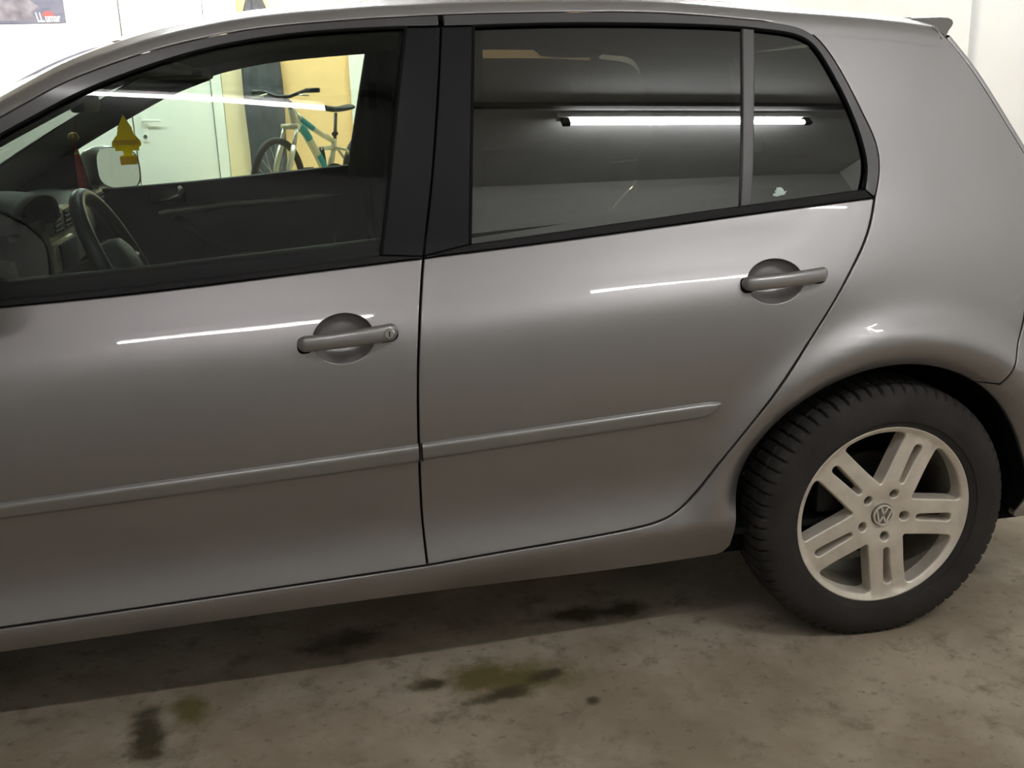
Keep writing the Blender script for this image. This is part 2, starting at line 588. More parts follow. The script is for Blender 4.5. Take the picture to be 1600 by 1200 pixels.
def panel(name, outline, mat, parent, off=0.0, h=.016, gap=.002, bev=.0025, depth=.02, holes=(), mirror=False, fy=None, fn=None, hole_depth=None):
    """a curved sheet-metal panel on the surface y = fy(x, z): rounded edges and a flange turned inwards"""
    fy = fy or S
    fn = fn or Sn
    loops = []
    O = offset_poly(ccw(outline), gap)
    loops.append((O, offset_poly(O, bev), depth))
    for hlp in holes:
        H = ccw(hlp)[::-1]
        loops.append((H, offset_poly(H, bev), hole_depth if hole_depth is not None else depth))
    inner = [l[1] for l in loops]
    pts, edges = [], []
    for L in inner:
        n0 = len(pts)
        pts += [tuple(p) for p in L]
        edges += [(n0 + i, n0 + (i + 1) % len(L)) for i in range(len(L))]
    mn, mx = inner[0].min(0), inner[0].max(0)
    gx, gz = np.meshgrid(np.arange(mn[0] + h / 2, mx[0], h), np.arange(mn[1] + h / 2, mx[1], h))
    G = np.stack([gx.ravel(), gz.ravel()], -1)
    G = G[inside(G, inner)]
    B = np.concatenate(inner)
    keep = np.ones(len(G), bool)
    for i in range(0, len(G), 500):
        dd = np.min(np.linalg.norm(G[i:i + 500, None, :] - B[None], axis=2), axis=1)
        keep[i:i + 500] = dd > h * .55
    G = G[keep]
    allp = [Vector(p) for p in pts] + [Vector(p) for p in G]
    vo, _, tri, *_ = delaunay_2d_cdt(allp, edges, [], 0, 1e-6)
    V2 = np.array([(p.x, p.y) for p in vo])
    T = np.array(tri)
    T = T[inside(V2[T].mean(1), inner)]
    verts = np.stack([V2[:, 0], fy(V2[:, 0], V2[:, 1]) + off, V2[:, 1]], -1)
    norms = fn(V2[:, 0], V2[:, 1])
    V, N, Fc = [verts], [norms], [tuple(t) for t in T]
    cnt = len(verts)
    for O_, I_, dp in loops:
        k = len(O_)
        nI = fn(I_[:, 0], I_[:, 1])
        out2 = O_ - I_
        out2 = out2 / np.maximum(np.linalg.norm(out2, axis=1, keepdims=True), 1e-9)
        oN = np.stack([out2[:, 0], 0 * out2[:, 0], out2[:, 1]], -1)
        yi = fy(I_[:, 0], I_[:, 1]) + off
        yo = fy(O_[:, 0], O_[:, 1]) + off
        r0 = np.stack([I_[:, 0], yi, I_[:, 1]], -1)
        mid = I_ + (O_ - I_) * .7
        r1 = np.stack([mid[:, 0], yo + bev * .3, mid[:, 1]], -1)
        r2 = np.stack([O_[:, 0], yo + bev, O_[:, 1]], -1)
        r3 = np.stack([O_[:, 0], yo + dp, O_[:, 1]], -1)
        nm = nI + oN
        nm = nm / np.linalg.norm(nm, axis=1, keepdims=True)
        V += [r0, r1, r2, r3]
        N += [nI, nm, oN, oN]
        for a in range(3):
            for i in range(k):
                j = (i + 1) % k
                p, q = cnt + a * k, cnt + (a + 1) * k
                Fc.append((p + j, p + i, q + i, q + j))
        cnt += 4 * k
    return mesh_obj(name, np.concatenate(V), Fc, mat, parent, np.concatenate(N), True, mirror=mirror)


def strip_between(name, a, b, mat, parent, dome=.011, nv=14, base=.001, mirror=False, power=5):
    """a raised moulding between two curves (top a, bottom b), equal number of points"""
    rows = []
    for (p, q) in zip(a, b):
        row = []
        for k in range(nv + 1):
            v = -1 + 2 * k / nv
            x = p[0] + (q[0] - p[0]) * k / nv
            z = p[1] + (q[1] - p[1]) * k / nv
            row.append((x, float(S(x, z)) - dome * (1 - abs(v) ** power) + base * abs(v) ** power, z))
        rows.append(row)
    mb = MB().loft(rows)
    return mb.build(name, mat, parent, smooth=True, mirror=mirror)


# ------------------------------------------------------------------ room
def slab(name, lo, hi, mat):
    return struct(MB().box(lo, hi).build(name, mat))


X0, X1, Y0, Y1 = LEFT_X, RIGHT_X, NEAR_Y, FAR_Y
slab('floor', (X0 - .2, Y0 - .2, -.1), (X1 + .2, Y1 + 1.4, 0), M['floor'])
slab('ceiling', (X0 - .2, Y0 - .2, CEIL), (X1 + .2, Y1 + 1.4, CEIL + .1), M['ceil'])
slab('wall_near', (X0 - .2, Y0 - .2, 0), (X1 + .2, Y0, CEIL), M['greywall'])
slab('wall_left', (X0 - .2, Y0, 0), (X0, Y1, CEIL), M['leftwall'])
slab('wall_right', (X1, Y0, 0), (X1 + .2, Y1, CEIL), M['white'])
slab('wall_far', (X0, Y1, 0), (X1, Y1 + .2, CEIL), M['white'])
slab('trim_1', (X1 - .02, 2.62, 0), (X1, 2.80, CEIL), M['white'])
# painted wall fields beside the door
slab('trim_2', (-1.985, Y1 - .10, 0), (-1.775, Y1, CEIL), M['beige'])
slab('trim_3', (-1.775, Y1 - .02, 0), (-.735, Y1, CEIL), M['yellow'])
slab('trim_4', (-.735, Y1 - .12, 0), (-.55, Y1, CEIL), M['doorwhite'])
slab('trim_6', (-.55, Y1 - .02, 0), (X1, Y1, CEIL), M['yellow'])
slab('floor_step', (-2.3, 5.2, 0), (.4, Y1 - .14, .34), M['beige'])

# white door with frame, lever and keyhole
dr = MB().rbox((-2.865, Y1 - .06, .012), (-2.100, Y1 - .02, 2.42), .006).build('door_1', M['doorwhite'], auto=30)
struct(dr)
fr = MB().box((-2.955, Y1 - .10, 0), (-2.875, Y1, 2.50)).box((-2.090, Y1 - .09, 0), (-1.99, Y1, 2.50)).box((-2.955, Y1 - .09, 2.43), (-1.99, Y1, 2.50))
fr.build('door_frame', M['doorwhite'], dr)
MB().box((-2.874, Y1 - .03, 0), (-2.866, Y1 - .005, 2.43)).box((-2.099, Y1 - .03, 0), (-2.091, Y1 - .005, 2.43)).build('shadow_gap', M['black'], dr)
hb = MB().rbox((-2.80, Y1 - .075, .90), (-2.735, Y1 - .058, 1.17), .006)
hb.build('handle_plate', M['doorwhite'], dr, auto=30)
MB().tube([(-2.765, Y1 - .07, 1.105), (-2.765, Y1 - .13, 1.105), (-2.74, Y1 - .135, 1.107), (-2.60, Y1 - .135, 1.10)], [.013, .013, .015, .011], 10).build('door_lever', M['doorwhite'], dr, auto=40)
MB().lathe([(.0001, -.012), (.018, -.012), (.018, .004)], (-2.768, Y1 - .075, .955), 'y', 16).build('keyhole', M['chrome'], dr, auto=40)

# poster on the white wall
px0, px1, pz0, pz1 = -4.25, -3.365, 2.030, 2.70
po = MB().rbox((px0, Y1 - .012, pz0), (px1, Y1 - .002, pz1), .002, 1).build('poster', M['poster'])
tag(po, 'dark printed poster with a red half sun logo on the white wall', 'poster')
rock = [(px0, pz0 + .02), (px0 + .45, pz0 + .03), (px0 + .62, pz0 + .035), (px0 + .585, pz0 + .10), (px0 + .66, pz0 + .15), (px0 + .55, pz0 + .24), (px0 + .30, pz0 + .34), (px0, pz0 + .38)]
MB().prism([(x, Y1 - .0135, z) for x, z in rock], (0, .001, 0)).build('rock_print', M['posterrock'], po)
sun = [(px1 - .150 + .054 * math.cos(a), Y1 - .0145, pz0 + .060 + .050 * math.sin(a)) for a in np.linspace(0, math.pi, 20)]
MB().prism(sun, (0, .001, 0)).build('sun_logo', M['postred'], po)


def text_mesh(body, size, shear=0.0, extr=.0008):
    cu = bpy.data.curves.new('txt', 'FONT')
    cu.body = body
    cu.size = size
    cu.shear = shear
    cu.extrude = extr
    cu.offset = size * .018
    cu.align_x = 'LEFT'
    to = bpy.data.objects.new('txt', cu)
    COL.objects.link(to)
    dg = bpy.context.evaluated_depsgraph_get()
    me = to.evaluated_get(dg).to_mesh()
    v = [tuple(q.co) for q in me.vertices]
    f = [tuple(p.vertices) for p in me.polygons]
    to.evaluated_get(dg).to_mesh_clear()
    bpy.data.objects.remove(to)
    bpy.data.curves.remove(cu)
    return v, f


def put_text(name, body, size, org, width, mat, parent, shear=0.0, slope=0.0, height=None):
    v, f = text_mesh(body, size, shear)
    a = np.array(v)
    w = a[:, 0].max() - a[:, 0].min()
    k = width / w
    kz = k if height is None else height / (a[:, 1].max() - a[:, 1].min())
    P = [(org[0] + (p[0] - a[:, 0].min()) * k, org[1] - p[2], org[2] + p[1] * kz + (p[0] - a[:, 0].min()) * k * slope) for p in v]
    return mesh_obj(name, P, f, mat, parent, smooth=False)


put_text('logo_letters', 'LL', .09, (px1 - .262, Y1 - .0155, pz0 + .014), .075, M['postwhite'], po, shear=-.30, height=.085)
put_text('logo_letters', 'umar', .07, (px1 - .180, Y1 - .0155, pz0 + .014), .135, M['postwhite'], po, shear=-.15, height=.052)


# ------------------------------------------------------------------ ceiling lamps
def tube_lamp(x0, x1, y, label, group, mat='tube', two=False):
    o = MB().rbox((x0 - .05, y - .03, CEIL - .05), (x1 + .05, y + .03, CEIL), .006).build('ceiling_lamp', M['fixture'], origin=((x0 + x1) / 2, y, CEIL - .05), auto=30)
    tag(o, label, 'lamp', group)
    MB().tube([(x0, y, CEIL - .085), (x1, y, CEIL - .085)], .019, 16).build('tube', M[mat], o, smooth=True)
    for xe in (x0 - .015, x1 + .015):
        MB().rbox((xe - .02, y - .02, CEIL - .11), (xe + .02, y + .02, CEIL - .045), .005).build('lamp_holder', M['black'], o, auto=30)
    return o


LAMPY = -1.72
tube_lamp(-2.32, -1.12, LAMPY, 'fluorescent ceiling tube mirrored in the front door window', 'tubes above the near aisle', 'tubedim')
tube_lamp(-.05, 1.20, LAMPY, 'fluorescent ceiling tube mirrored in the tinted rear door window', 'tubes above the near aisle')
struct(MB().rbox((X0, LAMPY + .10, CEIL - .04), (X1, LAMPY + .14, CEIL), .004, 1).build('trim_5', M['conduit']))
for nm, xa in (('above the poster wall', -4.6), ('above the white door', -2.6), ('above the yellow wall', -.6)):  # unseen tubes added to overexpose the white far wall
    tube_lamp(xa, xa + 1.2, 7.0, 'unseen added fluorescent ceiling tube ' + nm, 'added tubes at the far end', 'tubefill')
for nm, xa in (('over the far front door', -2.05), ('over the far rear corner', .60)):
    tube_lamp(xa, xa + 1.2, 2.3, 'unseen added fluorescent ceiling tube ' + nm + ' of the car', 'tubes behind the car', 'tubemid')

# warm bulb lighting the yellow wall
wb = MB().lathe([(.0001, 0), (.05, 0), (.05, -.03), (.02, -.05), (.02, -.10)], (-1.25, 8.2, CEIL), 'z', 20).build('pendant_bulb', M['fixture'], origin=(-1.25, 8.2, CEIL), auto=40)
tag(wb, 'warm light bulb on the ceiling above the bicycle', 'lamp')
MB().lathe([(.0001, -.26), (.03, -.25), (.05, -.21), (.048, -.17), (.025, -.12), (.02, -.09)], (-1.25, 8.2, CEIL), 'z', 20).build('bulb', M['warm'], wb, smooth=True)

# ------------------------------------------------------------------ car: traced outlines on the side surface (x, z)
E_LINE = [(-2.44, .905), (-2.28, .995), (-2.05, 1.132), (-1.817, 1.264), (-1.757, 1.295), (-1.696, 1.325), (-1.635, 1.348), (-1.574, 1.368), (-1.513, 1.385), (-1.45, 1.399), (-1.35, 1.416), (-1.261, 1.425),
          (-1.131, 1.433), (-1.013, 1.438), (-.932, 1.44), (-.796, 1.441), (-.657, 1.440), (-.515, 1.437), (-.37, 1.427), (-.223, 1.412)]
E_REAR = [(-.223, 1.412), (-.07, 1.399), (.089, 1.383), (.196, 1.3680)]
L2B = [(-.223, 1.412), (-.163, 1.401), (-.127, 1.386), (-.095, 1.352), (-.060, 1.286), (-.027, 1.203), (-.010, 1.153), (-.006, 1.116), (-.013, 1.076), (-.028, 1.036)]
GAPR = [(-.028, 1.036), (-.049, .985), (-.079, .935), (-.125, .878), (-.173, .815), (-.262, .698), (-.332, .604), (-.411, .490), (-.463, .413), (-.497, .379), (-.531, .361), (-.575, .351), (-.669, .342), (-.885, .330), (-1.068, .319)]
GAPB = [(-.948, 1.425), (-.965, 1.316), (-1.005, 1.091), (-1.032, .966), (-1.050, .876), (-1.063, .78), (-1.070, .673), (-1.072, .587), (-1.0715, .437), (-1.068, .319)]
GAPB_UP = [p for p in GAPB if p[1] > .96]
GAPB_LO = [(-1.032, .966)] + [p for p in GAPB if p[1] < .96]
BOTF = [(-1.068, .319), (-1.49, .303), (-1.925, .286), (-2.06, .281)]
FG_TOP = [(-2.20, 1.020), (-2.0, 1.136), (-1.819, 1.232), (-1.747, 1.268), (-1.674, 1.303), (-1.576, 1.34), (-1.452, 1.376), (-1.326, 1.399), (-1.198, 1.411), (-1.022, 1.417)]
FG_REAR = [(-1.022, 1.417), (-1.053, 1.28), (-1.088, 1.107), (-1.116, .973)]
STRIP_F = [(-1.116, .973), (-1.363, .957), (-1.605, .943), (-1.839, .934), (-2.22, .92)]
BELT_F = [(-1.032, .965), (-1.364, .945), (-1.606, .931), (-1.839, .922), (-2.20, .907)]
RG_TOP = [(-.881, 1.416), (-.73, 1.417), (-.59, 1.415), (-.446, 1.41), (-.285, 1.40), (-.226, 1.393), (-.160, 1.381), (-.126, 1.362), (-.094, 1.310), (-.057, 1.217), (-.039, 1.138), (-.038, 1.095), (-.051, 1.049)]
RG_BOT = [(-.051, 1.049), (-.339, 1.029), (-.57, 1.012), (-.765, .997), (-.934, .984)]
RG_LEFT = [(-.934, .984), (-.908, 1.212), (-.881, 1.416)]
BELT_R = [(-1.032, .965), (-.768, .981), (-.341, 1.011), (-.035, 1.0315)]
SILL_BOT = [(-.395, .229), (-.582, .227), (-1.025, .238), (-1.497, .235), (-1.939, .222), (-2.20, .212)]
TGATE = [(.185, 1.397), (.213, 1.368), (.255, 1.311), (.305, 1.224), (.368, 1.106), (.430, .99), (.470, .915)]
BUMP = [(.312, .812), (.299, .745), (.285, .71), (.263, .668), (.248, .635), (.240, .612)]
ARCH_R = .3645
aC = (0.0, .305)


def arc(a0, a1, r=ARCH_R, c=aC, n=60):
    return [(c[0] + r * math.cos(math.radians(a0 + (a1 - a0) * i / n)), c[1] + r * math.sin(math.radians(a0 + (a1 - a0) * i / n))) for i in range(n + 1)]


cE, cER, cL2B, cGR = crom(E_LINE), crom(E_REAR), crom(L2B), crom(GAPR)
cGBU, cGBL = crom(GAPB)[:0], None
gb = crom(GAPB)
cGBU = [p for p in gb if p[1] >= .966]
cGBL = [p for p in gb if p[1] <= .966]
cBF, cFT, cFR = crom(BOTF), crom(FG_TOP), crom(FG_REAR)
cSF, cBeF = crom(STRIP_F), crom(BELT_F)
cRT, cRB, cRL, cBeR = crom(RG_TOP), crom(RG_BOT), crom(RG_LEFT), crom(BELT_R)
cSB, cTG, cBU = crom(SILL_BOT), crom(TGATE), crom(BUMP)

CARB = (-1.29, YC, 0)
car = empty('car', CARB, 'dark grey metallic five door hatchback with tinted rear windows and alloy wheels', 'car')


def ell(cx, cz, rx, rz, n=48, sl=.042):
    return [(cx + rx * math.cos(t), cz + rz * math.sin(t) + rx * math.cos(t) * sl) for t in [2 * math.pi * i / n for i in range(n)]]


BOWLS = {'front': (-1.206, .827, .060, .046), 'rear': (-.297, .877, .064, .044)}


def bowl(which, parent, mirror):
    cx, cz, rx, rz = BOWLS[which]
    rows = []
    n = 48
    for k, (s, d) in enumerate([(1.0, .0025), (.97, .010), (.90, .020), (.75, .030), (.5, .036), (.25, .038), (.02, .0385)]):
        row = []
        for (x, z) in ell(cx, cz, rx * s, rz * s, n):
            row.append((x, float(S(x, z)) * 0 + float(S(cx, cz)) * (1 - s) + float(S(x, z)) * s + d, z))
        rows.append(row)
    MB().loft(rows, closed=True).build('handle_bowl', M['paint'], parent, smooth=True, mirror=mirror)


def pull_handle(which, parent, mirror):
    """a rounded bar across the bowl, seated on the skin at both ends"""
    if which == 'front':
        xa, za, xb, zb, r = -1.295, .8260, -1.100, .8385, .0155
    else:
        xa, za, xb, zb, r = -.376, .8795, -.180, .8885, .0150
    rows = []
    N = 60
    for i in range(N + 1):
        t = .5 - .5 * math.cos(math.pi * i / N)
        x = xa + (xb - xa) * t
        z = za + (zb - za) * t
        e = min(t, 1 - t) * (xb - xa) / r
        prof = math.sqrt(max(0.0, 1 - (1 - min(e, 1)) ** 2)) if e < 1 else 1.0
        prof = max(prof, .05)
        lift = .010 + .014 * math.sin(math.pi * min(max((t - .0) / 1.0, 0), 1)) ** .6
        thick = .013
        rr = r * (1.0 + .12 * (t if which == 'front' else .3))
        row = []
        for k in range(16):
            a = 2 * math.pi * k / 16
            ca, sa = math.cos(a), math.sin(a)
            cu = lambda q: math.copysign(abs(q) ** .8, q)
            row.append((x, float(S(x, z)) - lift + thick * cu(ca) * prof + .004 * (1 - prof), z + rr * cu(sa) * prof))
        rows.append(row)
    mb = MB().loft(rows, closed=True)
    mb.f += [tuple(range(16))[::-1], tuple(len(mb.v) - 16 + k for k in range(16))]
    h = mb.build('door_handle', M['paint'], parent, mirror=mirror, auto=50)
    # dark gasket where the handle meets the skin
    g = []
    for (x0_, x1_) in ((xa - .001, xa + .030), (xb - .045 if which == 'front' else xb - .035, xb + .0015)):
        poly = []
        for t in np.linspace(0, 2 * math.pi, 24, endpoint=False):
            c, s = math.cos(t), math.sin(t)
            q = lambda w: math.copysign(abs(w) ** .75, w)
            x = (x0_ + x1_) / 2 + (x1_ - x0_) / 2 * q(c)
            z = za + (zb - za) * (x - xa) / (xb - xa) - .0055 + (r + .0005) * q(s)
            poly.append((x, z))
        g.append(poly)
    for poly in g:
        panel('handle_gasket', poly, M['seal'], parent, off=-.0022, h=.02, gap=0, bev=.001, depth=.006, mirror=mirror)
    if which == 'front':
        x, z = -1.118, .8378
        y = float(S(x, z)) - .031
        MB().lathe([(.0001, -.003), (.0085, -.003), (.0105, -.001), (.0105, .012)], (x, y, z), 'y', 24).build('lock_cylinder', M['chrome'], parent, mirror=mirror, auto=40)
        MB().box((x - .0012, y - .0036, z - .0055), (x + .0012, y + .001, z + .0055)).build('key_slot', M['black'], parent, mirror=mirror)


def door_inner(parent, belt, front_x, rear_x, mirror, low=.36):
    """interior trim board of a door with a rounded top ledge above the glass line"""
    rows = []
    xs = np.linspace(front_x, rear_x, 24)
    for x in xs:
        zb_ = float(np.interp(x, [p[0] for p in belt], [p[1] for p in belt]))
        ys = float(S(x, zb_))
        k_ = .055 if mirror else 0.0
        rows.append([(x, ys + .018, zb_ - .03), (x, ys + .022 + k_ * .3, zb_ + .030 + k_), (x, ys + .030 + k_ * .3, zb_ + .040 + k_), (x, ys + .050, zb_ + .044 + k_), (x, ys + .072, zb_ + .038 + k_), (x, ys + .082, zb_ + .015),
                     (x, ys + .084, zb_ - .05), (x, ys + .078, zb_ - .10), (x, ys + .060, zb_ - .16), (x, ys + .058, zb_ - .30), (x, ys + .06, low + .02), (x, ys + .03, low)])
    return MB().loft(rows).build('door_trim', M['plastic'], parent, smooth=True, mirror=mirror)


def side(mirror):
    mk = dict(mirror=mirror)
    sd = 'far' if mirror else 'near'
    # ---- front door
    front_edge = crom([(-2.06, .281), (-2.085, .34), (-2.10, .5), (-2.13, .75), (-2.20, .907)])
    out = chain(cGBL, cBF, front_edge, rev(cBeF))
    bo = ell(*BOWLS['front'])
    fd = panel('front_door', out, M['paint'], car, holes=[bo], hole_depth=.006, **mk)
    bowl('front', fd, mirror)
    pull_handle('front', fd, mirror)
    a = [(x, .600 + (x + 1.07) * .0520) for x in np.linspace(-1.0735, -2.09, 60)]
    b = [(x, .5555 + (x + 1.07) * .0440) for x in np.linspace(-1.0735, -2.09, 60)]
    strip_between('side_moulding', a, b, M['moulding'], fd, **mk)
    MB().box((-1.0732, float(S(-1.07, .58)) - .011, .558), (-1.0715, float(S(-1.07, .58)) + .006, .598)).build('moulding_end', M['seal'], fd, **mk)
    # window surround: painted band over the glass, black pillar panel behind it
    e_f = [p for p in cE if -2.28 <= p[0] <= -.949]
    bandF = chain(e_f, [(-.953, 1.4175), (-1.022, 1.4175)], rev(cFT), [(-2.24, .995)])
    panel('window_frame', bandF, M['frame'], fd, off=-.002, gap=.0012, bev=.0015, **mk)
    up = [p for p in cGBU if p[1] <= 1.417]
    pil = chain([(-1.022, 1.4165)], [(-.951, 1.4165)], up, [(-1.034, .966), (-1.116, .973)], rev(cFR))
    panel('pillar_panel', pil, M['pillar'], fd, off=-.001, gap=.0015, bev=.0025, **mk)
    seal = [(p[0], float(S(*p)) + .0015, p[1]) for p in cFT] + [(p[0], float(S(*p)) + .0015, p[1]) for p in cFR]
    MB().tube(seal, .004, 6).build('window_seal', M['seal'], fd, smooth=True, **mk)
    gl = chain(cFT, cFR, cSF)
    panel('window_glass', gl, M['glass_f'], fd, fy=SG, fn=SGn, off=.008, gap=-.006, bev=.001, depth=.003, **mk)
    sb = crom([(p[0], p[1]) for p in STRIP_F])
    panel('waist_strip', chain(rev(cBeF), [(-1.034, .967), (-1.116, .973)], cSF), M['rubber'], fd, off=-.004, gap=.0004, bev=.003, depth=.02, **mk)
    door_inner(fd, sorted(BELT_F), -2.2, -1.06, mirror)
    # ---- rear door
    gr = cGR
    out = chain(rev(cBeR), cGBL, rev(cGR)[0:], )
    out = chain(cBeR, [p for p in cGR if p[1] < 1.0315], rev(cGBL))
    bo = ell(*BOWLS['rear'])
    rd = panel('rear_door', out, M['paint'], car, holes=[bo], hole_depth=.006, **mk)
    bowl('rear', rd, mirror)
    pull_handle('rear', rd, mirror)
    n = 60
    xs = np.linspace(-1.0655, -.4215, n)
    a, b = [], []
    for x in xs:
        u = (x + .4215 + .06) / .06
        zt = .601 + (x + 1.066) * .0470
        zb_ = .5595 + (x + 1.066) * .0500
        k = max(0.0, u)
        zt2 = zt - .0045 * k ** 3
        zb2 = zb_ + (zt - .0045 - zb_ - .004) * (1 - math.sqrt(max(0, 1 - k ** 2.2)))
        a.append((x, zt2))
        b.append((x, min(zb2, zt2 - .002)))
    strip_between('side_moulding', a, b, M['moulding'], rd, **mk)
    MB().box((-1.0672, float(S(-1.066, .58)) - .011, .562), (-1.0655, float(S(-1.066, .58)) + .006, .600)).build('moulding_end', M['seal'], rd, **mk)
    e_r = [p for p in cE if p[0] >= -.944] + cL2B[1:]
    bandR = chain(e_r, [(-.034, 1.034), (-.051, 1.049)], rev(cRT), [(-.881, 1.4165), (-.944, 1.4165)])
    panel('window_frame', bandR, M['frame'], rd, off=-.002, gap=.0012, bev=.0015, **mk)
    pil = chain(up, [(-1.030, .9665), (-.934, .984)], cRL[1:], [(-.881, 1.4165), (-.949, 1.4165)])
    panel('pillar_panel', pil, M['pillar'], rd, off=-.001, gap=.0015, bev=.0025, **mk)
    seal = [(p[0], float(S(*p)) + .0015, p[1]) for p in cRL + cRT[1:]]
    MB().tube(seal, .004, 6).build('window_seal', M['seal'], rd, smooth=True, **mk)
    # divider bar between drop glass and fixed quarter glass
    dv = [(-.285, 1.400), (-.342, 1.027), (-.315, 1.0295), (-.256, 1.3965)]
    dvl = chain(*[crom([dv[i], dv[(i + 1) % 4]]) for i in range(4)])
    panel('window_bar', dvl, M['divider'], rd, off=-.001, gap=0, bev=.004, depth=.012, **mk)
    gm = 'glass_far' if mirror else 'glass_r'
    bar = lambda z, s: -.342 + (z - 1.027) / (1.400 - 1.027) * .057 + s
    top1 = [p for p in cRT if p[0] < -.285 and p[1] > 1.3]
    drop = .0
    if mirror:
        top1 = [(p[0], p[1] - .030) for p in top1]      # far window stands a little open at the top
        cutl = [p for p in cRL if p[1] < 1.38]
        g1 = chain(top1, crom([(bar(1.37, .012), 1.37), (bar(1.03, .012), 1.03)]), [p for p in cRB if p[0] < -.345], cutl)
    else:
        g1 = chain(top1, crom([(bar(1.40, .012), 1.40), (bar(1.03, .012), 1.03)]), [p for p in cRB if p[0] < -.345], cRL)
    panel('window_glass', g1, M[gm], rd, fy=SG, fn=SGn, off=.008, gap=(0 if mirror else -.006), bev=.001, depth=.003, **mk)
    g2 = chain([(p[0], p[1] - (.028 if mirror and p[1] > 1.33 else 0)) for p in cRT if p[0] > -.262 or p[1] < 1.3], [p for p in cRB if p[0] > -.318], crom([(bar(1.03, .016), 1.03), (bar(1.365, .016), 1.365)] if mirror else [(bar(1.03, .016), 1.03), (bar(1.397, .016), 1.397)]))
    q = panel('quarter_glass', g2, M[gm], rd, fy=SG, fn=SGn, off=.007, gap=-.005, bev=.001, depth=.003, **mk)
    ws = chain(cBeR, [(-.051, 1.0485)], cRB, [(-1.030, .9675)])
    panel('waist_strip', ws, M['rubber'], rd, off=-.004, gap=.0004, bev=.003, depth=.02, **mk)
    door_inner(rd, sorted(BELT_R), -1.04, -.20, mirror, low=.40)
    if not mirror:
        # small pale crown shaped decal on the quarter glass
        cx, cz = -.246, 1.0555
        k = .0145
        pr = [(-1.15, -.75), (-.55, -1.0), (.15, -.85), (.75, -.80), (1.2, -.15), (.75, -.25), (.68, .15), (.30, .62), (-.45, .62), (-.55, .10), (-.85, .22), (-.62, -.35), (-1.0, -.35)]
        pts = [(cx + p[0] * k, cz + p[1] * k * .78 + .05 * p[0] * k) for p in pr]
        dense = chain(*[crom([pts[i], pts[(i + 1) % len(pts)]], .004) for i in range(len(pts))])
        panel('window_decal', dense, M['decal'], rd, fy=SG, fn=SGn, off=.0058, gap=0, bev=.0003, depth=.001, h=.006, **mk)
    # ---- quarter panel and sill in one pressing
    arch = arc(58.0, 187.5)
    out = chain([(-2.20, .276), (-2.06, .281)], rev(cBF), rev(cGR), rev(cL2B), cER, cTG, crom([(.470, .915), (.458, .87), (.445, .83), (.425, .812), (.312, .812)]), cBU,
                [p for p in arch if p[0] < .236 or p[1] < .55], crom([(arch[-1][0], arch[-1][1]), (-.368, .246), (-.377, .233), (-.395, .229)]), cSB)
    sp = panel('quarter_panel', out, M['paint'], car, gap=.0018, **mk)
    # joint in the sill under the door split
    # ---- arch edge return and liner
    rows = []
    for (x, z) in arc(-6, 187, ARCH_R):
        y = float(S(x, z))
        y = min(y, .06)
        rows.append([(x, y + .003, z), (x, y + .016, z), (x, y + .05, z), (x * 1.03, y + .20, .305 + (z - .305) * 1.03), (x * 1.03, y + .30, .305 + (z - .305) * 1.03), (x * .3, y + .31, .305 + (z - .305) * .3)])
    MB().loft(rows).build('wheel_arch_liner', M['liner'], car, smooth=False, **mk)
    # ---- rear bumper corner
    bo = chain(crom([(.312, .812), (.45, .806), (.62, .795), (.665, .70), (.67, .55), (.655, .42), (.60, .30), (.50, .245), (.42, .235), (.372, .245), (.360, .268)]),
               arc(-5.5, 58.5), rev(cBU))
    panel('bumper_side', bo, M['paint'], car, gap=.0018, **mk)
    # ---- tail lamp
    tl = chain(crom([(.430, .812), (.448, .828), (.463, .868), (.476, .915)]), crom([(.476, .915), (.56, .90), (.63, .86), (.635, .806)]), crom([(.635, .806), (.430, .812)]))
    panel('tail_lamp', tl, M['lamp_red'], car, off=-.002, gap=.002, bev=.006, **mk)
    # ---- front wing and bumper (outside the frame, kept simple)
    fa = [(p[0] - 2.578, p[1]) for p in arc(5, 172)]
    fw = chain(rev(front_edge)[0:], [(-2.075, .281), (-2.20, .276), (-2.215, .285)], fa,
               crom([(-2.94, .36), (-3.1, .40), (-3.22, .52), (-3.24, .66)]), crom([(-3.24, .66), (-3.05, .78), (-2.75, .86), (-2.44, .895), (-2.20, .909)]))
    fw = chain(crom([(-2.20, .907), (-2.13, .75), (-2.10, .5), (-2.085, .34), (-2.06, .281)]), crom([(-2.06, .281), (-2.213, .275)]), fa,
               crom([(-2.939, .355), (-3.1, .40), (-3.20, .52), (-3.22, .66)]), crom([(-3.22, .66), (-3.05, .78), (-2.75, .86), (-2.44, .895), (-2.20, .907)]))
    panel('front_wing', fw, M['paint'], car, gap=.002, h=.03, **mk)
    rows = []
    for (x, z) in fa:
        y = float(S(x, z))
        dx = x + 2.578
        rows.append([(x, y + .002, z), (x, y + .05, z), (-2.578 + dx * 1.03, y + .28, .305 + (z - .305) * 1.03), (-2.578 + dx * .3, y + .29, .305 + (z - .305) * .3)])
    MB().loft(rows).build('wheel_arch_liner', M['liner'], car, **mk)
    # ---- mirror on the front door
    rows = []
    cx, cy, cz = -1.895, float(S(-1.945, 1.0)) - .115, 1.075
    mr_ = math.radians(30)
    turn = lambda x, y, z: (cx + (x - cx) * math.cos(mr_) - (y - cy) * math.sin(mr_), cy + (x - cx) * math.sin(mr_) + (y - cy) * math.cos(mr_), z)
    for (dx, s) in ((-.085, .05), (-.080, .35), (-.06, .70), (-.03, .92), (0, 1.0), (.03, 1.0), (.04, .96)):
        row = []
        for k in range(24):
            a = 2 * math.pi * k / 24
            c, s_ = math.cos(a), math.sin(a)
            q = lambda w: math.copysign(abs(w) ** .65, w)
            row.append(turn(cx + dx, cy + .110 * s * q(c), cz + .072 * s * q(s_) + .012 * q(c) * s))
        rows.append(row)
    mo = MB().loft(rows, closed=True)
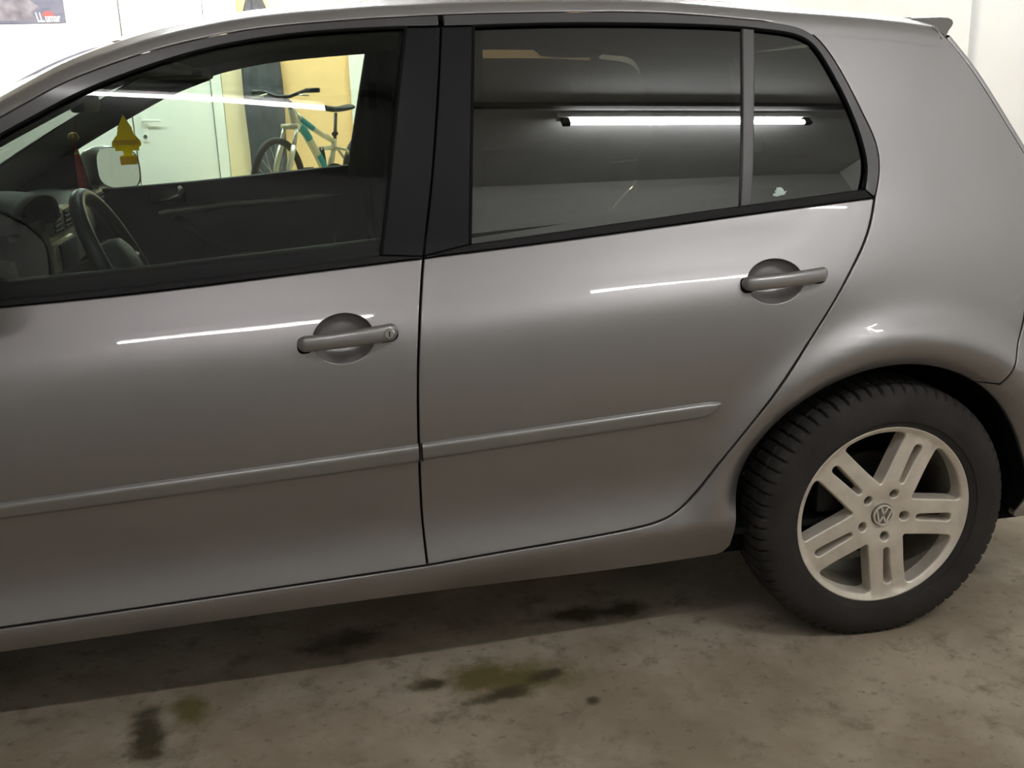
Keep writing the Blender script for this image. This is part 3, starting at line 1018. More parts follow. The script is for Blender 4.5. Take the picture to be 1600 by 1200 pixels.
    mo.f.append(tuple(range(24))[::-1])
    mh = mo.build('mirror_housing', M['paint'], fd, smooth=True, **mk)
    gp = []
    for k in range(24):
        a = 2 * math.pi * k / 24
        c, s_ = math.cos(a), math.sin(a)
        q = lambda w: math.copysign(abs(w) ** .65, w)
        gp.append(turn(cx + .037, cy + .103 * q(c), cz + .066 * q(s_) + .012 * q(c)))
    MB().add(gp, [tuple(range(24))]).build('mirror_glass', M['mirror'], fd, **mk)
    MB().rbox((cx - .10, cy + .06, cz - .085), (cx - .03, cy + .16, cz - .045), .01).build('mirror_foot', M['pillar'], fd, auto=40, **mk)
    sail = [(-2.20, .925), (-1.93, .935), (-1.955, 1.15), (-2.0, 1.135), (-2.2, 1.02)]
    sl = chain(*[crom([sail[i], sail[(i + 1) % 5]]) for i in range(5)])
    panel('mirror_sail', sl, M['pillar'], fd, off=.002, gap=0, depth=.035, **mk)
    # ---- interior trims of the upper body
    rows = []
    for (x, z) in cFT[:: 3]:
        if x < -1.5:
            y = float(S(x, z))
            rows.append([(x + .012, y + .016, z - .004), (x + .010, y + .05, z - .012), (x - .01, y + .085, z - .002), (x - .035, y + .10, z + .025), (x - .05, y + .10, z + .05)])
    MB().loft(rows).build('front_pillar_trim', M['trimgrey'], car, smooth=True, **mk)
    rows = []
    for t in np.linspace(0, 1, 14):
        z = .96 + (1.43 - .96) * t
        xa = -1.116 + (z - .973) / (1.417 - .973) * .094 - .012
        xb = -.925 + (z - .984) / .432 * .045 + .02
        y = float(S(-1.0, z))
        rows.append([(xa, y + .014, z), (xa + .004, y + .045, z), (xa + .03, y + .065, z), (xb - .03, y + .065, z), (xb, y + .04, z), (xb, y + .014, z)])
    post = []
    for z in np.linspace(.33, 1.42, 24):
        xg_ = float(np.interp(z, [p[1] for p in GAPB[::-1]], [p[0] for p in GAPB[::-1]]))
        y = float(S(xg_, z))
        post.append([(xg_ - .045, y + .050, z), (xg_ - .030, y + .0235, z), (xg_ + .030, y + .0235, z), (xg_ + .045, y + .050, z)])
    MB().loft(post).build('centre_post', M['liner'], car, **mk)
    cp = MB().loft(rows).build('centre_pillar_trim', M['plastic2'], car, smooth=True, **mk)
    MB().rbox((-1.035, float(S(-1.0, 1.27)) + .060, 1.24), (-1.005, float(S(-1.0, 1.27)) + .085, 1.33), .008).build('belt_anchor', M['plastic'], car, auto=40, **mk)
    yb = float(S(-1.0, 1.25)) + .088
    MB().loft([[(-1.05 + .02 * t, yb + .10 * t * 0 - .02 * t, 1.28 - .75 * t), (-1.00 + .02 * t, yb - .02 * t, 1.28 - .75 * t)] for t in np.linspace(0, 1, 10)]).build('seat_belt', M['plastic2'], car, **mk)
    rows = []
    for t in np.linspace(0, 1, 20):
        z = 1.02 + (1.40 - 1.02) * t
        xa = float(np.interp(z, [1.049, 1.095, 1.138, 1.217, 1.31, 1.362, 1.40], [-.045, -.034, -.034, -.05, -.088, -.12, -.2]))
        y = float(S(xa, z))
        rows.append([(xa, y + .014, z), (xa + .01, y + .05, z), (xa + .10, y + .075, z), (min(xa + .40, .15 + (1.4 - z) * .4), y + .09, z)])
    MB().loft(rows).build('rear_pillar_trim', M['plastic2'], car, smooth=True, **mk)
    return fd, rd


near_fd, near_rd = side(False)
far_fd, far_rd = side(True)

# ---- far front door: pull handle, silver strip, armrest seen through the glass
fy = lambda x, z, d: 2 * YC - float(S(x, z)) - d


def far_pt(x, z, d=.0):
    return Vector((x, 1.682 - d, z))


TY = 1.594     # inner face of the far door trim
MB().rbox((-1.762, TY - .012, .962), (-1.645, TY + .02, 1.016), .008).build('release_recess', M['seal'], far_fd, auto=40)
MB().tube([(-1.742, TY - .016, .972), (-1.695, TY - .028, .979), (-1.664, TY - .030, .987), (-1.652, TY - .022, 1.000), (-1.662, TY - .010, 1.012)], [.006, .010, .013, .014, .010], 10, flat=.8).build('release_lever', M['chrome'], far_fd, smooth=True)
stp = [(x, float(np.interp(x, [-1.75, -1.5, -1.13], [.931, .950, .965]))) for x in np.linspace(-1.735, -1.138, 30)]
rows = []
for i, (x, z) in enumerate(stp):
    hgt = .012 * min(1, (len(stp) - 1 - i + .5) / 6, (i + 1.5) / 2)
    y = TY - .008 + .012 * (x + 1.5) * 0
    rows.append([(x, y + .03, z + hgt), (x, y, z + hgt * .9), (x, y - .004, z), (x, y, z - hgt * .9), (x, y + .03, z - hgt)])
MB().loft(rows).build('silver_strip', M['silver'], far_fd, smooth=True)
MB().tube([(-1.68, TY + .0, .910), (-1.645, TY - .022, .882), (-1.59, TY - .026, .842), (-1.535, TY - .02, .808), (-1.46, TY - .01, .80)], [.018, .020, .018, .016, .014], 10, flat=.8).build('door_grip', M['plastic2'], far_fd, smooth=True)
MB().rbox((-1.60, TY - .004, .78), (-1.17, TY + .04, .925), .02).build('trim_inset', M['plastic2'], far_fd, auto=40)

for xg in (-.475,):
    yg = 2 * YC - float(S(xg, 1.40)) - .035
    MB().tube([(xg, yg, 1.420), (xg + .012, yg - .02, 1.404), (xg + .05, yg - .025, 1.398), (xg + .16, yg - .025, 1.396), (xg + .20, yg - .02, 1.400), (xg + .215, yg, 1.415)], [.019, .019, .019, .019, .019, .019], 10).build('grab_handle', M['plastic2'], car, smooth=True)

# ------------------------------------------------------------------ roof, rails, screen, tailgate
FULLE = crom(E_LINE + E_REAR[1:], .02)
RAIL0 = [(0, 0), (.007, .011), (.014, .0195), (.020, .0240), (.027, .0270), (.036, .0302), (.048, .0345), (.058, .0378), (.068, .0400), (.11, .0420)]
RAIL = crom(RAIL0, .0045)


def rail_row(i, nx=FULLE):
    p = nx[i]
    a, b = nx[max(i - 1, 0)], nx[min(i + 1, len(nx) - 1)]
    t = Vector((b[0] - a[0], b[1] - a[1])).normalized()
    u = Vector((-t.y, t.x))
    y = float(S(*p))
    lap = .022 * float(sstep(np.array((p[0] + .215) / .02)))
    q0 = (p[0] - u.x * lap, p[1] - u.y * lap)
    q1 = (p[0] - u.x * lap * .5, p[1] - u.y * lap * .5)
    pre = [(q0[0], float(S(*q0)) - .0006, q0[1]), (q1[0], float(S(*q1)) - .0006, q1[1])]
    return pre + [(p[0] + u.x * d, y - .0006 + dy, p[1] + u.y * d) for dy, d in RAIL]


def bow(x):
    return -.10 * float(sstep(np.array((-1.15 - x) / .5)))


rails = [rail_row(i) for i in range(len(FULLE))]
RE = 2     # index of the edge point in a rail row
iH = min(range(len(FULLE)), key=lambda i: abs(rails[i][-1][0] + 1.585))
# A pillar part of the rail (both sides) and the roof skin
for mir in (False, True):
    MB().loft(rails[:iH + 1]).build('front_pillar', M['paint'], car, smooth=True, mirror=mir)
NW = 22


def across(p, rise, bw, k0=0.0):
    out = []
    for j in range(NW + 1):
        t = j / NW
        y = p[1] + (2 * YC - 2 * p[1]) * t
        s = 4 * t * (1 - t)
        out.append((p[0] + bw * s, y, p[2] + rise * s))
    return out


rows = []
for i in range(iH, len(FULLE)):
    r = rails[i]
    mid = across(r[-1], .020, bow(r[-1][0]))
    far = [(p[0], 2 * YC - p[1], p[2]) for p in r[::-1]]
    rows.append(r[:-1] + mid + far[1:])
roof = MB().loft(rows).build('roof', M['paint'], car, smooth=True)
# headliner under the roof
rows = []
for i in range(iH - 2, len(FULLE), 2):
    r = rails[i]
    q = (r[-1][0], r[-1][1] - .03, r[-1][2] - .048)
    mid = across(q, .020, bow(q[0]))
    e0 = (r[RE][0], r[RE][1] + .014, r[RE][2] - .026)
    e1 = (r[RE][0], r[RE][1] + .045, r[RE][2] - .030)
    rows.append([e0, e1] + mid + [(e1[0], 2 * YC - e1[1], e1[2]), (e0[0], 2 * YC - e0[1], e0[2])])
MB().loft(rows).build('headliner', M['trimgrey'], car, smooth=True)
# windscreen
rows = []
for i in range(0, iH + 1, 2):
    r = rails[i]
    w = .10 + .10 * (1 - i / iH)
    rows.append(across((r[-1][0], r[-1][1], r[-1][2] - .003), .02 * i / iH, -w))
MB().loft(rows).build('windscreen', M['glass_w'], car, smooth=True)
# bonnet, front bumper, cowl
bx = [(x_, z_, float(S(x_, z_)) - .018) for x_, z_ in ((-2.42, .897), (-2.6, .880), (-2.75, .861), (-2.9, .826), (-3.05, .781), (-3.15, .728), (-3.21, .672))]
rows = []
for (x, z, y0) in bx:
    rows.append(across((x, y0 + .02, z), .035, -.08 if x < -3 else -.05))
MB().loft(rows).build('bonnet', M['paint'], car, smooth=True)
rows = []
for (dx, z) in ((0, .672), (-.05, .61), (-.07, .52), (-.05, .36), (.0, .22)):
    rows.append([(-3.17 + dx - .22 * math.sin(t) , YC - (YC - .10) * math.cos(t), z) for t in np.linspace(0, math.pi, 25)])
MB().loft(rows).build('front_bumper', M['paint'], car, smooth=True)
MB().loft([across((-2.45, .12, .915), .02, -.16), across((-2.30, .12, .93), .02, -.16)]).build('cowl', M['rubber'], car)
# spoiler on top of the tailgate
rows = []
pr = [(.150, 1.4130), (.185, 1.4140), (.218, 1.4140), (.234, 1.4120), (.242, 1.4070), (.242, 1.4000), (.236, 1.3930), (.224, 1.3830), (.2115, 1.3690), (.2065, 1.3745), (.190, 1.3945), (.172, 1.4085)]
ys0 = float(S(.2, 1.385))
for j in range(NW + 1):
    t = j / NW
    y = ys0 + (2 * YC - 2 * ys0) * t
    s = 4 * t * (1 - t)
    e = 1 - .35 * max(0, 1 - min(t, 1 - t) * 22)
    row = []
    for (x, z) in pr:
        yy = y
        if j == 0:
            yy = float(S(x, z)) + .001 + max(0.0, z - 1.376) * float(np.interp(x, [.17, .20, .235], [1.0, .8, .25]))
        if j == NW:
            yy = 2 * YC - (float(S(x, z)) + .001 + max(0.0, z - 1.376) * float(np.interp(x, [.17, .20, .235], [1.0, .8, .25])))
        row.append((x + .06 * s, yy, z + .020 * s))
    rows.append(row)
mb = MB().loft(rows, closed=True)
k = len(pr)
mb.f += [tuple(range(k)), tuple(NW * k + i for i in range(k))[::-1]]
mb.build('roof_spoiler', M['paint'], car, auto=35)
# tailgate with rear window
rows = []
for (x, z) in crom([(.216, 1.366), (.258, 1.308), (.308, 1.221), (.371, 1.103), (.433, .987), (.474, .912), (.53, .86), (.585, .81)], .02):
    y = float(S(x, z))
    half = [(x, y + .004, z), (x + .005, y + .003, z + .003), (x + .011, y + .010, z + .006), (x + .016, y + .026, z + .008), (x + .026, y + .07, z + .010), (x + .05, y + .20, z + .012), (x + .07, YC, z + .014)]
    rows.append(half + [(p[0], 2 * YC - p[1], p[2]) for p in half[-2::-1]])
MB().loft(rows).build('tailgate', M['paint'], car, smooth=True)
rows = []
for (x, z) in crom([(.250, 1.345), (.308, 1.24), (.371, 1.122), (.42, 1.03)], .02):
    y = float(S(x, z)) + .10
    rows.append(across((x + .040, y, z + .014), .004, .022))
MB().loft(rows).build('rear_window', M['glass_r'], car, smooth=True)
rows = []
for (x, z, e) in [(.50, .86, .02), (.57, .815, .06), (.64, .80, .075), (.66, .78, .09), (.668, .65, .09), (.67, .55, .09), (.65, .42, .08), (.58, .28, .06), (.48, .24, .04)]:
    y = float(S(min(x, .66), z)) + .004
    rows.append([(x + e * math.sin(t) ** .7 if 0 < t < math.pi else x, YC - (YC - y) * math.cos(t), z) for t in np.linspace(0, math.pi, 31)])
MB().loft(rows).build('rear_bumper', M['paint'], car, smooth=True)
# underbody and cabin floor
MB().rbox((-3.1, .12, .21), (.45, 2 * YC - .12, .27), .02).build('underbody', M['liner'], car, auto=30)
MB().box((-2.35, .10, .27), (.3, 2 * YC - .10, .285)).build('cabin_floor', M['plastic'], car)
MB().rbox((-2.45, .12, .28), (-2.38, 2 * YC - .12, .93), .01).build('bulkhead', M['plastic'], car, auto=30)


# ------------------------------------------------------------------ wheels
WC = (0.0, .0295, .305)
R_T = .316


def build_wheel(wx, mirror):
    """wheel face looks towards -y; tire outside face at y=.0185"""
    yf = .030
    sp = []
    cw = np.array([wx, .305])
    N = 5

    def rot(p, a):
        c, s = math.cos(a), math.sin(a)
        return (wx + p[0] * c - p[1] * s, .305 + p[0] * s + p[1] * c)

    holes = []
    for k in range(N):
        a = math.radians(-81 + 72 * k)
        # slot inside a spoke pair (local axis +x is outward)
        sl = []
        w0, w1, ra, rb = .0062, .0098, .086, .183
        for t in np.linspace(-math.pi / 2, math.pi / 2, 7):
            sl.append((rb - w1 + w1 * math.cos(t), w1 * math.sin(t)))
        for t in np.linspace(math.pi / 2, 3 * math.pi / 2, 7):
            sl.append((ra + w0 + w0 * math.cos(t), w0 * math.sin(t)))
        holes.append([rot(p, a) for p in chain(sl[:7], crom([sl[6], sl[7]], .02)[1:-1], sl[7:], crom([sl[13], sl[0]], .02)[1:-1])])
        # window between this pair and the next; local axis = bisector
        am = a + math.radians(36)
        hw = .0455
        ro = .2015
        ri = hw / math.sin(math.radians(36)) + .004
        # edge line of the pair at -36 deg from the bisector, offset hw
        d = np.array([math.cos(math.radians(36)), -math.sin(math.radians(36))])
        nrm = np.array([math.sin(math.radians(36)), math.cos(math.radians(36))])
        def pt(r):
            s = math.sqrt(r * r - hw * hw)
            q = d * s + nrm * hw
            return q
        pin = np.array([ri, 0.0])
        lo = pt(ro - .010)
        arcA = math.atan2(lo[1], lo[0])
        edge = crom([tuple(pin + np.array([.004, -.006])), tuple(pin * .5 + lo * .5 + np.array([0, -.0022])), tuple(lo)], .012)
        corner = crom([tuple(lo), tuple(pt(ro - .002) * np.array([1, 1]) + np.array([-.001, .004])), (ro * math.cos(arcA * .82), ro * math.sin(arcA * .82))], .004)
        ar = [(ro * math.cos(t), ro * math.sin(t)) for t in np.linspace(arcA * .82, -arcA * .82, 16)]
        up = [(p[0], -p[1]) for p in (edge + corner[1:])][::-1]
        tip = [(ri + .004, .006), (ri, .003), (ri - .001, 0), (ri, -.003), (ri + .004, -.006)]
        holes.append([rot(p, am) for p in chain(edge, corner, ar, up, tip)])

    def fy_(x, z):
        r = np.hypot(x - wx, z - .305)
        return yf + .012 * np.exp(-((r - .15) / .09) ** 2) * 0 + .010 * sstep((.2185 - r) / .02) - .006 * sstep((.17 - r) / .10) + .008 * np.exp(-(r / .055) ** 4)

    def fn_(x, z, e=1e-3):
        gx = (fy_(x + e, z) - fy_(x - e, z)) / (2 * e)
        gz = (fy_(x, z + e) - fy_(x, z - e)) / (2 * e)
        n = np.stack([gx, -np.ones_like(gx), gz], -1)
        return n / np.linalg.norm(n, axis=-1, keepdims=True)

    circ = [(wx + .2185 * math.cos(t), .305 + .2185 * math.sin(t)) for t in np.linspace(0, 2 * math.pi, 120, endpoint=False)]
    bolts = [rot((.056, 0), math.radians(-81 + 72 * k)) for k in range(N)]
    bh = [[(b[0] + .0105 * math.cos(t), b[1] + .0105 * math.sin(t)) for t in np.linspace(0, 2 * math.pi, 20, endpoint=False)] for b in bolts]
    w = panel('wheel', circ, M['alloy'], car, gap=0, bev=.0045, depth=.012, holes=holes + bh, hole_depth=.040, h=.010, mirror=mirror, fy=fy_, fn=fn_)
    for b in bolts:
        MB().lathe([(.0001, .006), (.0055, .006), (.0065, .002), (.0085, .001), (.0085, .02)], (b[0], yf + .030, b[1]), 'y', 12).build('wheel_bolt', M['bolt'], w, mirror=mirror, auto=40)
        MB().lathe([(.0108, -.016), (.0104, .014), (.0001, .016)], (b[0], yf + .030, b[1]), 'y', 20).build('bolt_seat', M['alloy_in'], w, mirror=mirror, auto=40)
    # barrel behind the face
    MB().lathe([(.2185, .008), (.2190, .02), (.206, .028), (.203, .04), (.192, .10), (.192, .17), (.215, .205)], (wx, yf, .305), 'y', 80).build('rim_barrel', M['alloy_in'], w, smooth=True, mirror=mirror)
    # centre cap with the round emblem
    yc = float(fy_(np.array(wx), np.array(.305)))
    MB().lathe([(.0001, -.006), (.020, -.0055), (.0265, -.004), (.0285, .000), (.0285, .012)], (wx, yc, .305), 'y', 40).build('centre_cap', M['cap'], w, mirror=mirror, auto=40)
    em = MB().lathe([(.0215, -.0052), (.0215, -.0078), (.0232, -.0085), (.0250, -.0078), (.0252, -.0045)], (wx, yc, .305), 'y', 40)
    tl = math.radians(-6)

    def stroke(p, q, wd=.0040):
        p, q = Vector(p), Vector(q)
        t = (q - p).normalized()
        n = Vector((-t.y, t.x)) * wd / 2
        cs = [p + n, p - n, q - n, q + n]
        cs = [Vector((c.x * math.cos(tl) - c.y * math.sin(tl), c.x * math.sin(tl) + c.y * math.cos(tl))) for c in cs]
        em.prism([(wx + c.x, yc - .0082, .305 + c.y) for c in cs], (0, .0035, 0))
    for s in (-1, 1):
        stroke((s * .0085, .0200), (0, .0020))                  # V
        stroke((s * .0185, .0120), (s * .0085, -.0195))         # W outer
        stroke((s * .0085, -.0195), (0, -.0010))                # W inner
    em.build('emblem', M['alloy'], w, mirror=mirror, auto=40)
    # tire: sidewall profile with shoulder blocks
    prof = []   # (radius, y from outer face, groove depth)
    prof = [(.2170, .014, 0), (.2195, .0105, 0), (.2235, .0100, 0), (.2290, .0065, 0), (.2320, .0060, 0), (.2335, .0025, 0), (.245, .0005, 0), (.262, -.0015, 0), (.276, .0010, 0), (.286, .0045, 0),
            (.2935, .0090, .001), (.2990, .0120, .003), (.3045, .0160, .007), (.3095, .0220, .008), (.3125, .0300, .008), (.3145, .0400, .008), (.3150, .0470, .008),
            (.3080, .0485, 0), (.3080, .0535, 0), (.3155, .055, .008), (.3160, .095, .008), (.3080, .0965, 0), (.3080, .1015, 0), (.3160, .103, .008),
            (.3155, .143, .008), (.3080, .1445, 0), (.3080, .1495, 0), (.3150, .151, .008), (.3125, .168, .008), (.3045, .183, .007), (.286, .195, 0), (.262, .200, 0), (.235, .192, 0), (.217, .188, 0)]
    SEG = 68 * 6
    vs_, fs = [], []
    np_ = len(prof)
    for i in range(SEG):
        ph = i % 6
        for (r, h, g) in prof:
            sk = (h - .03) * 6.0 if h < .10 else (.17 - h) * 6.0   # slanted grooves
            a = 2 * math.pi * (i + sk * 1.2) / SEG
            rr = r - (g if ph == 0 else 0)
            hh = h + (g * .35 if (ph == 0 and h < .03) else 0)
            z = .305 + rr * math.sin(a)
            x = wx + rr * math.cos(a)
            if z < .0005:
                bulge = (.0005 - z)
                z = .0005
                if h < .03:
                    hh -= bulge * .6
            vs_.append((x, .0185 + hh, z))
    for i in range(SEG):
        j = (i + 1) % SEG
        for k2 in range(np_ - 1):
            fs.append((i * np_ + k2, i * np_ + k2 + 1, j * np_ + k2 + 1, j * np_ + k2))
    tb = MB().add(vs_, fs)
    tb.build('tire', M['tire'], w, mirror=mirror, auto=38)
    # brake disc and caliper behind the spokes
    MB().lathe([(.0001, .075), (.07, .075), (.075, .09), (.128, .09), (.128, .105), (.05, .105)], (wx, yf, .305), 'y', 48).build('brake_disc', M['disc'], w, mirror=mirror, auto=40)
    MB().rbox((wx - .14, yf + .062, .30), (wx - .075, yf + .13, .40), .015).build('brake_caliper', M['disc'], w, mirror=mirror, auto=40)
    MB().lathe([(.0001, .055), (.065, .055), (.07, .08)], (wx, yf, .305), 'y', 32).build('hub', M['disc'], w, mirror=mirror, auto=40)
    return w


w0 = build_wheel(0.0, False)
w1 = build_wheel(0.0, True)


def copy_wheel(src, dx):
    c = src.copy()
    COL.objects.link(c)
    c.parent = src.parent
    c.location = src.location + Vector((dx, 0, 0))
    for ch in src.children:
        k_ = ch.copy()
        COL.objects.link(k_)
        k_.parent = c
    return c


copy_wheel(w0, -2.578)
copy_wheel(w1, -2.578)

# ------------------------------------------------------------------ cabin
# dashboard: top pad swept across the car
dash_prof = [(-2.40, .93), (-2.30, .985), (-2.15, 1.025), (-2.02, 1.045), (-1.935, 1.040), (-1.905, 1.020)]
face_prof = [(-1.905, 1.020), (-1.890, .985), (-1.885, .93), (-1.90, .86)]
low_prof = [(-1.90, .86), (-1.93, .78), (-2.0, .65), (-2.05, .5)]
ysd = np.linspace(.17, 2 * YC - .17, 30)


def sweep(prof, rnd=.05):
    rows_ = []
    for (x, z) in prof:
        row = []
        for y in ysd:
            u = (y - YC) / (YC - .17)
            row.append((x + .0 - .05 * abs(u) ** 4, y, z - .02 * abs(u) ** 6))
        rows_.append(row)
    return rows_


dash = MB().loft(sweep(dash_prof)).build('dashboard', M['plastic2'], car, smooth=True)
MB().loft(sweep(face_prof)).build('dash_panel', M['dashbeige'], dash, smooth=True)
MB().loft(sweep(low_prof)).build('dash_lower', M['plastic'], dash, smooth=True)
# instrument hood
rows = []
for t in np.linspace(0, 1, 10):
    x = -2.08 + .235 * t
    hgt = .075 * math.sin(math.pi * min(1, .25 + t * .45))
    rows.append([(x, .53 + .19 * math.cos(a) * (1.0 if t < .9 else .97), 1.028 + hgt * (max(0, math.sin(a))) ** .6 - .03 * t * 0) for a in np.linspace(math.pi, 0, 21)])
for kk, (dx, sc) in enumerate(((-.012, .96), (-.05, .90), (-.10, .86))):
    rows.append([(-1.845 + dx, .53 + .19 * .97 * sc * math.cos(a), 1.010 + .078 * sc * (max(0, math.sin(a))) ** .6) for a in np.linspace(math.pi, 0, 21)])
MB().loft(rows).build('instrument_hood', M['plastic'], dash, smooth=True)
MB().rbox((-1.93, .34, .86), (-1.875, .72, 1.03), .02).build('instrument_panel', M['seal'], dash, auto=40)
MB().rbox((-1.93, .20, .78), (-1.86, .36, .98), .03).build('dash_end', M['plastic'], dash, auto=40)


def vent(yc_, zc_, xc_, w_, h_):
    o = MB().rbox((xc_ - .02, yc_ - w_ / 2, zc_ - h_ / 2), (xc_ + .008, yc_ + w_ / 2, zc_ + h_ / 2), .006).build('air_vent', M['silver'], dash, auto=40)
    MB().rbox((xc_ - .01, yc_ - w_ / 2 + .007, zc_ - h_ / 2 + .007), (xc_ + .0095, yc_ + w_ / 2 - .007, zc_ + h_ / 2 - .007), .003).build('vent_core', M['seal'], dash, auto=40)
    for k_ in range(4):
        z = zc_ - h_ / 2 + h_ * (k_ + 1) / 5
        MB().rbox((xc_ + .002, yc_ - w_ / 2 + .008, z - .003), (xc_ + .0125, yc_ + w_ / 2 - .008, z + .003), .001, 1).build('vent_slat', M['plastic2'], dash)


vent(.800, 1.000, -1.882, .10, .062)
vent(.925, 1.000, -1.882, .10, .062)
vent(1.46, .995, -1.895, .12, .062)
# centre console with radio and gear lever
MB().rbox((-1.96, .76, .62), (-1.875, 1.00, .955), .02).build('centre_stack', M['dashbeige'], dash, auto=40)
MB().rbox((-1.885, .785, .86), (-1.869, .975, .945), .004).build('radio', M['seal'], dash, auto=40)
for k_ in range(5):
    MB().rbox((-1.875, .80 + k_ * .034, .835), (-1.866, .826 + k_ * .034, .852), .002, 1).build('radio_button', M['silver'], dash)
MB().rbox((-1.92, .79, .45), (-1.45, .97, .62), .04).build('centre_console', M['plastic'], car, auto=40)
MB().tube([(-1.68, .88, .60), (-1.67, .88, .72), (-1.665, .88, .77)], [.012, .012, .024], 12).build('gear_lever', M['leather'], car, smooth=True)

# steering wheel
SC = Vector((-1.685, .53, .925))
tilt = math.radians(24)
ax_u = Vector((-math.sin(tilt), 0, math.cos(tilt)))     # up in the wheel plane
ax_v = Vector((0, 1, 0))
ax_n = Vector((math.cos(tilt), 0, math.sin(tilt)))      # towards the driver


def swp(r, a, n=0.0):
    return SC + ax_v * (r * math.cos(a)) + ax_u * (r * math.sin(a)) + ax_n * n


vs_, fs = [], []
n1, n2 = 64, 14
for i in range(n1):
    a = 2 * math.pi * i / n1
    for j in range(n2):
        b = 2 * math.pi * j / n2
        vs_.append(swp(.177 + .0155 * math.cos(b), a, .0175 * math.sin(b)))
for i in range(n1):
    for j in range(n2):
        fs.append((i * n2 + j, ((i + 1) % n1) * n2 + j, ((i + 1) % n1) * n2 + (j + 1) % n2, i * n2 + (j + 1) % n2))
sw = MB().add(vs_, fs).build('steering_wheel', M['leather'], car, smooth=True)
rows = []
for (n, s) in ((-.045, .9), (-.03, 1.0), (0, 1.0), (.02, .9), (.030, .6), (.033, .02)):
    rows.append([swp(.075 * s * (1 + .15 * math.cos(2 * a)), a, n) for a in np.linspace(0, 2 * math.pi, 32, endpoint=False)])
MB().loft(rows, closed=True).build('airbag_cover', M['plastic2'], sw, smooth=True)
for a in (0.0, math.pi, -math.pi * .62, -math.pi * .38):
    p, q = swp(.06, a, -.005), swp(.170, a, 0)
    MB().tube([p, (p + q) / 2 - ax_n * .008, q], [.022, .018, .015], 10, flat=.6).build('wheel_spoke', M['silver'], sw, smooth=True)
MB().tube([SC - ax_n * .03, SC - ax_n * .20], [.045, .05], 16).build('steering_column', M['plastic'], car, smooth=True)
MB().tube([SC - ax_n * .06 + ax_v * .04, SC - ax_n * .055 + ax_v * .17 + ax_u * .02], [.008, .010], 8).build('wiper_stalk', M['plastic'], car, smooth=True)
MB().tube([SC - ax_n * .06 - ax_v * .04, SC - ax_n * .055 - ax_v * .17 + ax_u * .02], [.008, .010], 8).build('indicator_stalk', M['plastic'], car, smooth=True)


# seats
def seat(yc_, x0_):
    rows = []
    for t in np.linspace(0, 1, 12):
        cx = x0_ + .02 + .20 * t
        z = .50 + .58 * t
        w = .245 - .05 * t ** 2
        th = .075 - .02 * t
        row = []
        for k_ in range(24):
            a = 2 * math.pi * k_ / 24
            q = lambda v: math.copysign(abs(v) ** .6, v)
            row.append((cx + th * q(math.cos(a)) - .03 * abs(math.sin(a)) ** 3, yc_ + w * q(math.sin(a)), z))
        rows.append(row)
    rows.append([(x0_ + .22, yc_, 1.10)] * 24)
    s_ = MB().loft(rows, closed=True).build('front_seat', M['fabric'], car, smooth=True)
    MB().rbox((x0_ - .42, yc_ - .25, .40), (x0_ + .06, yc_ + .25, .54), .05, 3).build('seat_cushion', M['fabric'], s_, auto=50)
    MB().rbox((x0_ - .38, yc_ - .20, .28), (x0_ + .05, yc_ + .20, .42), .02).build('seat_base', M['plastic'], s_, auto=50)
    MB().rbox((x0_ + .205, yc_ - .13, 1.125), (x0_ + .295, yc_ + .13, 1.285), .035, 3).build('headrest', M['fabric'], s_, auto=50)
    for dy in (-.05, .05):
        MB().tube([(x0_ + .23, yc_ + dy, 1.04), (x0_ + .25, yc_ + dy, 1.16)], .006, 8).build('headrest_post', M['plastic'], s_, smooth=True)


seat(.53, -1.14)
seat(2 * YC - .53, -1.10)
rb = MB().rbox((-.12, .22, .55), (.02, 2 * YC - .22, 1.08), .05, 3).build('rear_bench', M['fabric'], car, auto=50)
MB().rbox((-.60, .22, .40), (-.08, 2 * YC - .22, .56), .05, 3).build('bench_cushion', M['fabric'], rb, auto=50)
MB().rbox((-.02, .20, 1.02), (.33, 2 * YC - .20, 1.045), .01).build('parcel_shelf', M['plastic'], car, auto=30)
# interior mirror and sun visors
MB().rbox((-1.80, YC - .11, 1.265), (-1.765, YC + .11, 1.325), .012, 3).build('interior_mirror', M['plastic'], car, auto=50)
MB().tube([(-1.79, YC, 1.31), (-1.83, YC, 1.385)], .009, 8).build('mirror_stem', M['plastic'], car, smooth=True)
for yv in (.36, 1.0):
    MB().rbox((-1.66, yv, 1.345), (-1.50, yv + .40, 1.368), .010).build('sun_visor', M['trimgrey'], car, auto=40)

# ------------------------------------------------------------------ things hanging from the mirror
tx, ty, tz = -1.707, .95, 1.127
half = [(.021, 0), (.021, .022), (.010, .026), (.0125, .036), (.030, .036), (.0295, .043), (.037, .049), (.0355, .060), (.029, .069), (.020, .078), (.0215, .081), (.017, .089), (.019, .092),
        (.013, .104), (.006, .117), (.0015, .127)]
out = [(p[0], p[1]) for p in half] + [(-p[0], p[1]) for p in half[::-1]]
fa_ = math.radians(6)
tp = [(tx + p[0] * math.cos(fa_), ty + p[0] * math.sin(fa_), tz + p[1]) for p in out]
tree = MB().prism(tp, (0, .0016, 0)).build('air_freshener', M['tree'], origin=(tx, ty, tz + .127))
tag(tree, 'yellow tree shaped card air freshener hanging behind the windscreen', 'air freshener')
for (z0, z1, hw) in ((.001, .021, .0205), (.050, .064, .030)):
    MB().prism([(tx + s * hw * math.cos(fa_), ty - .0006 + s * hw * math.sin(fa_), tz + z) for s, z in ((-1, z0), (1, z0), (1, z1), (-1, z1))], (0, .0004, 0)).build('printed_band', M['treeband'], tree)
MB().tube([(tx, ty, tz + .124), (-1.74, .94, 1.258)], .0007, 5).build('string', M['trimgrey'], tree)
rx, ry = -1.8205, YC
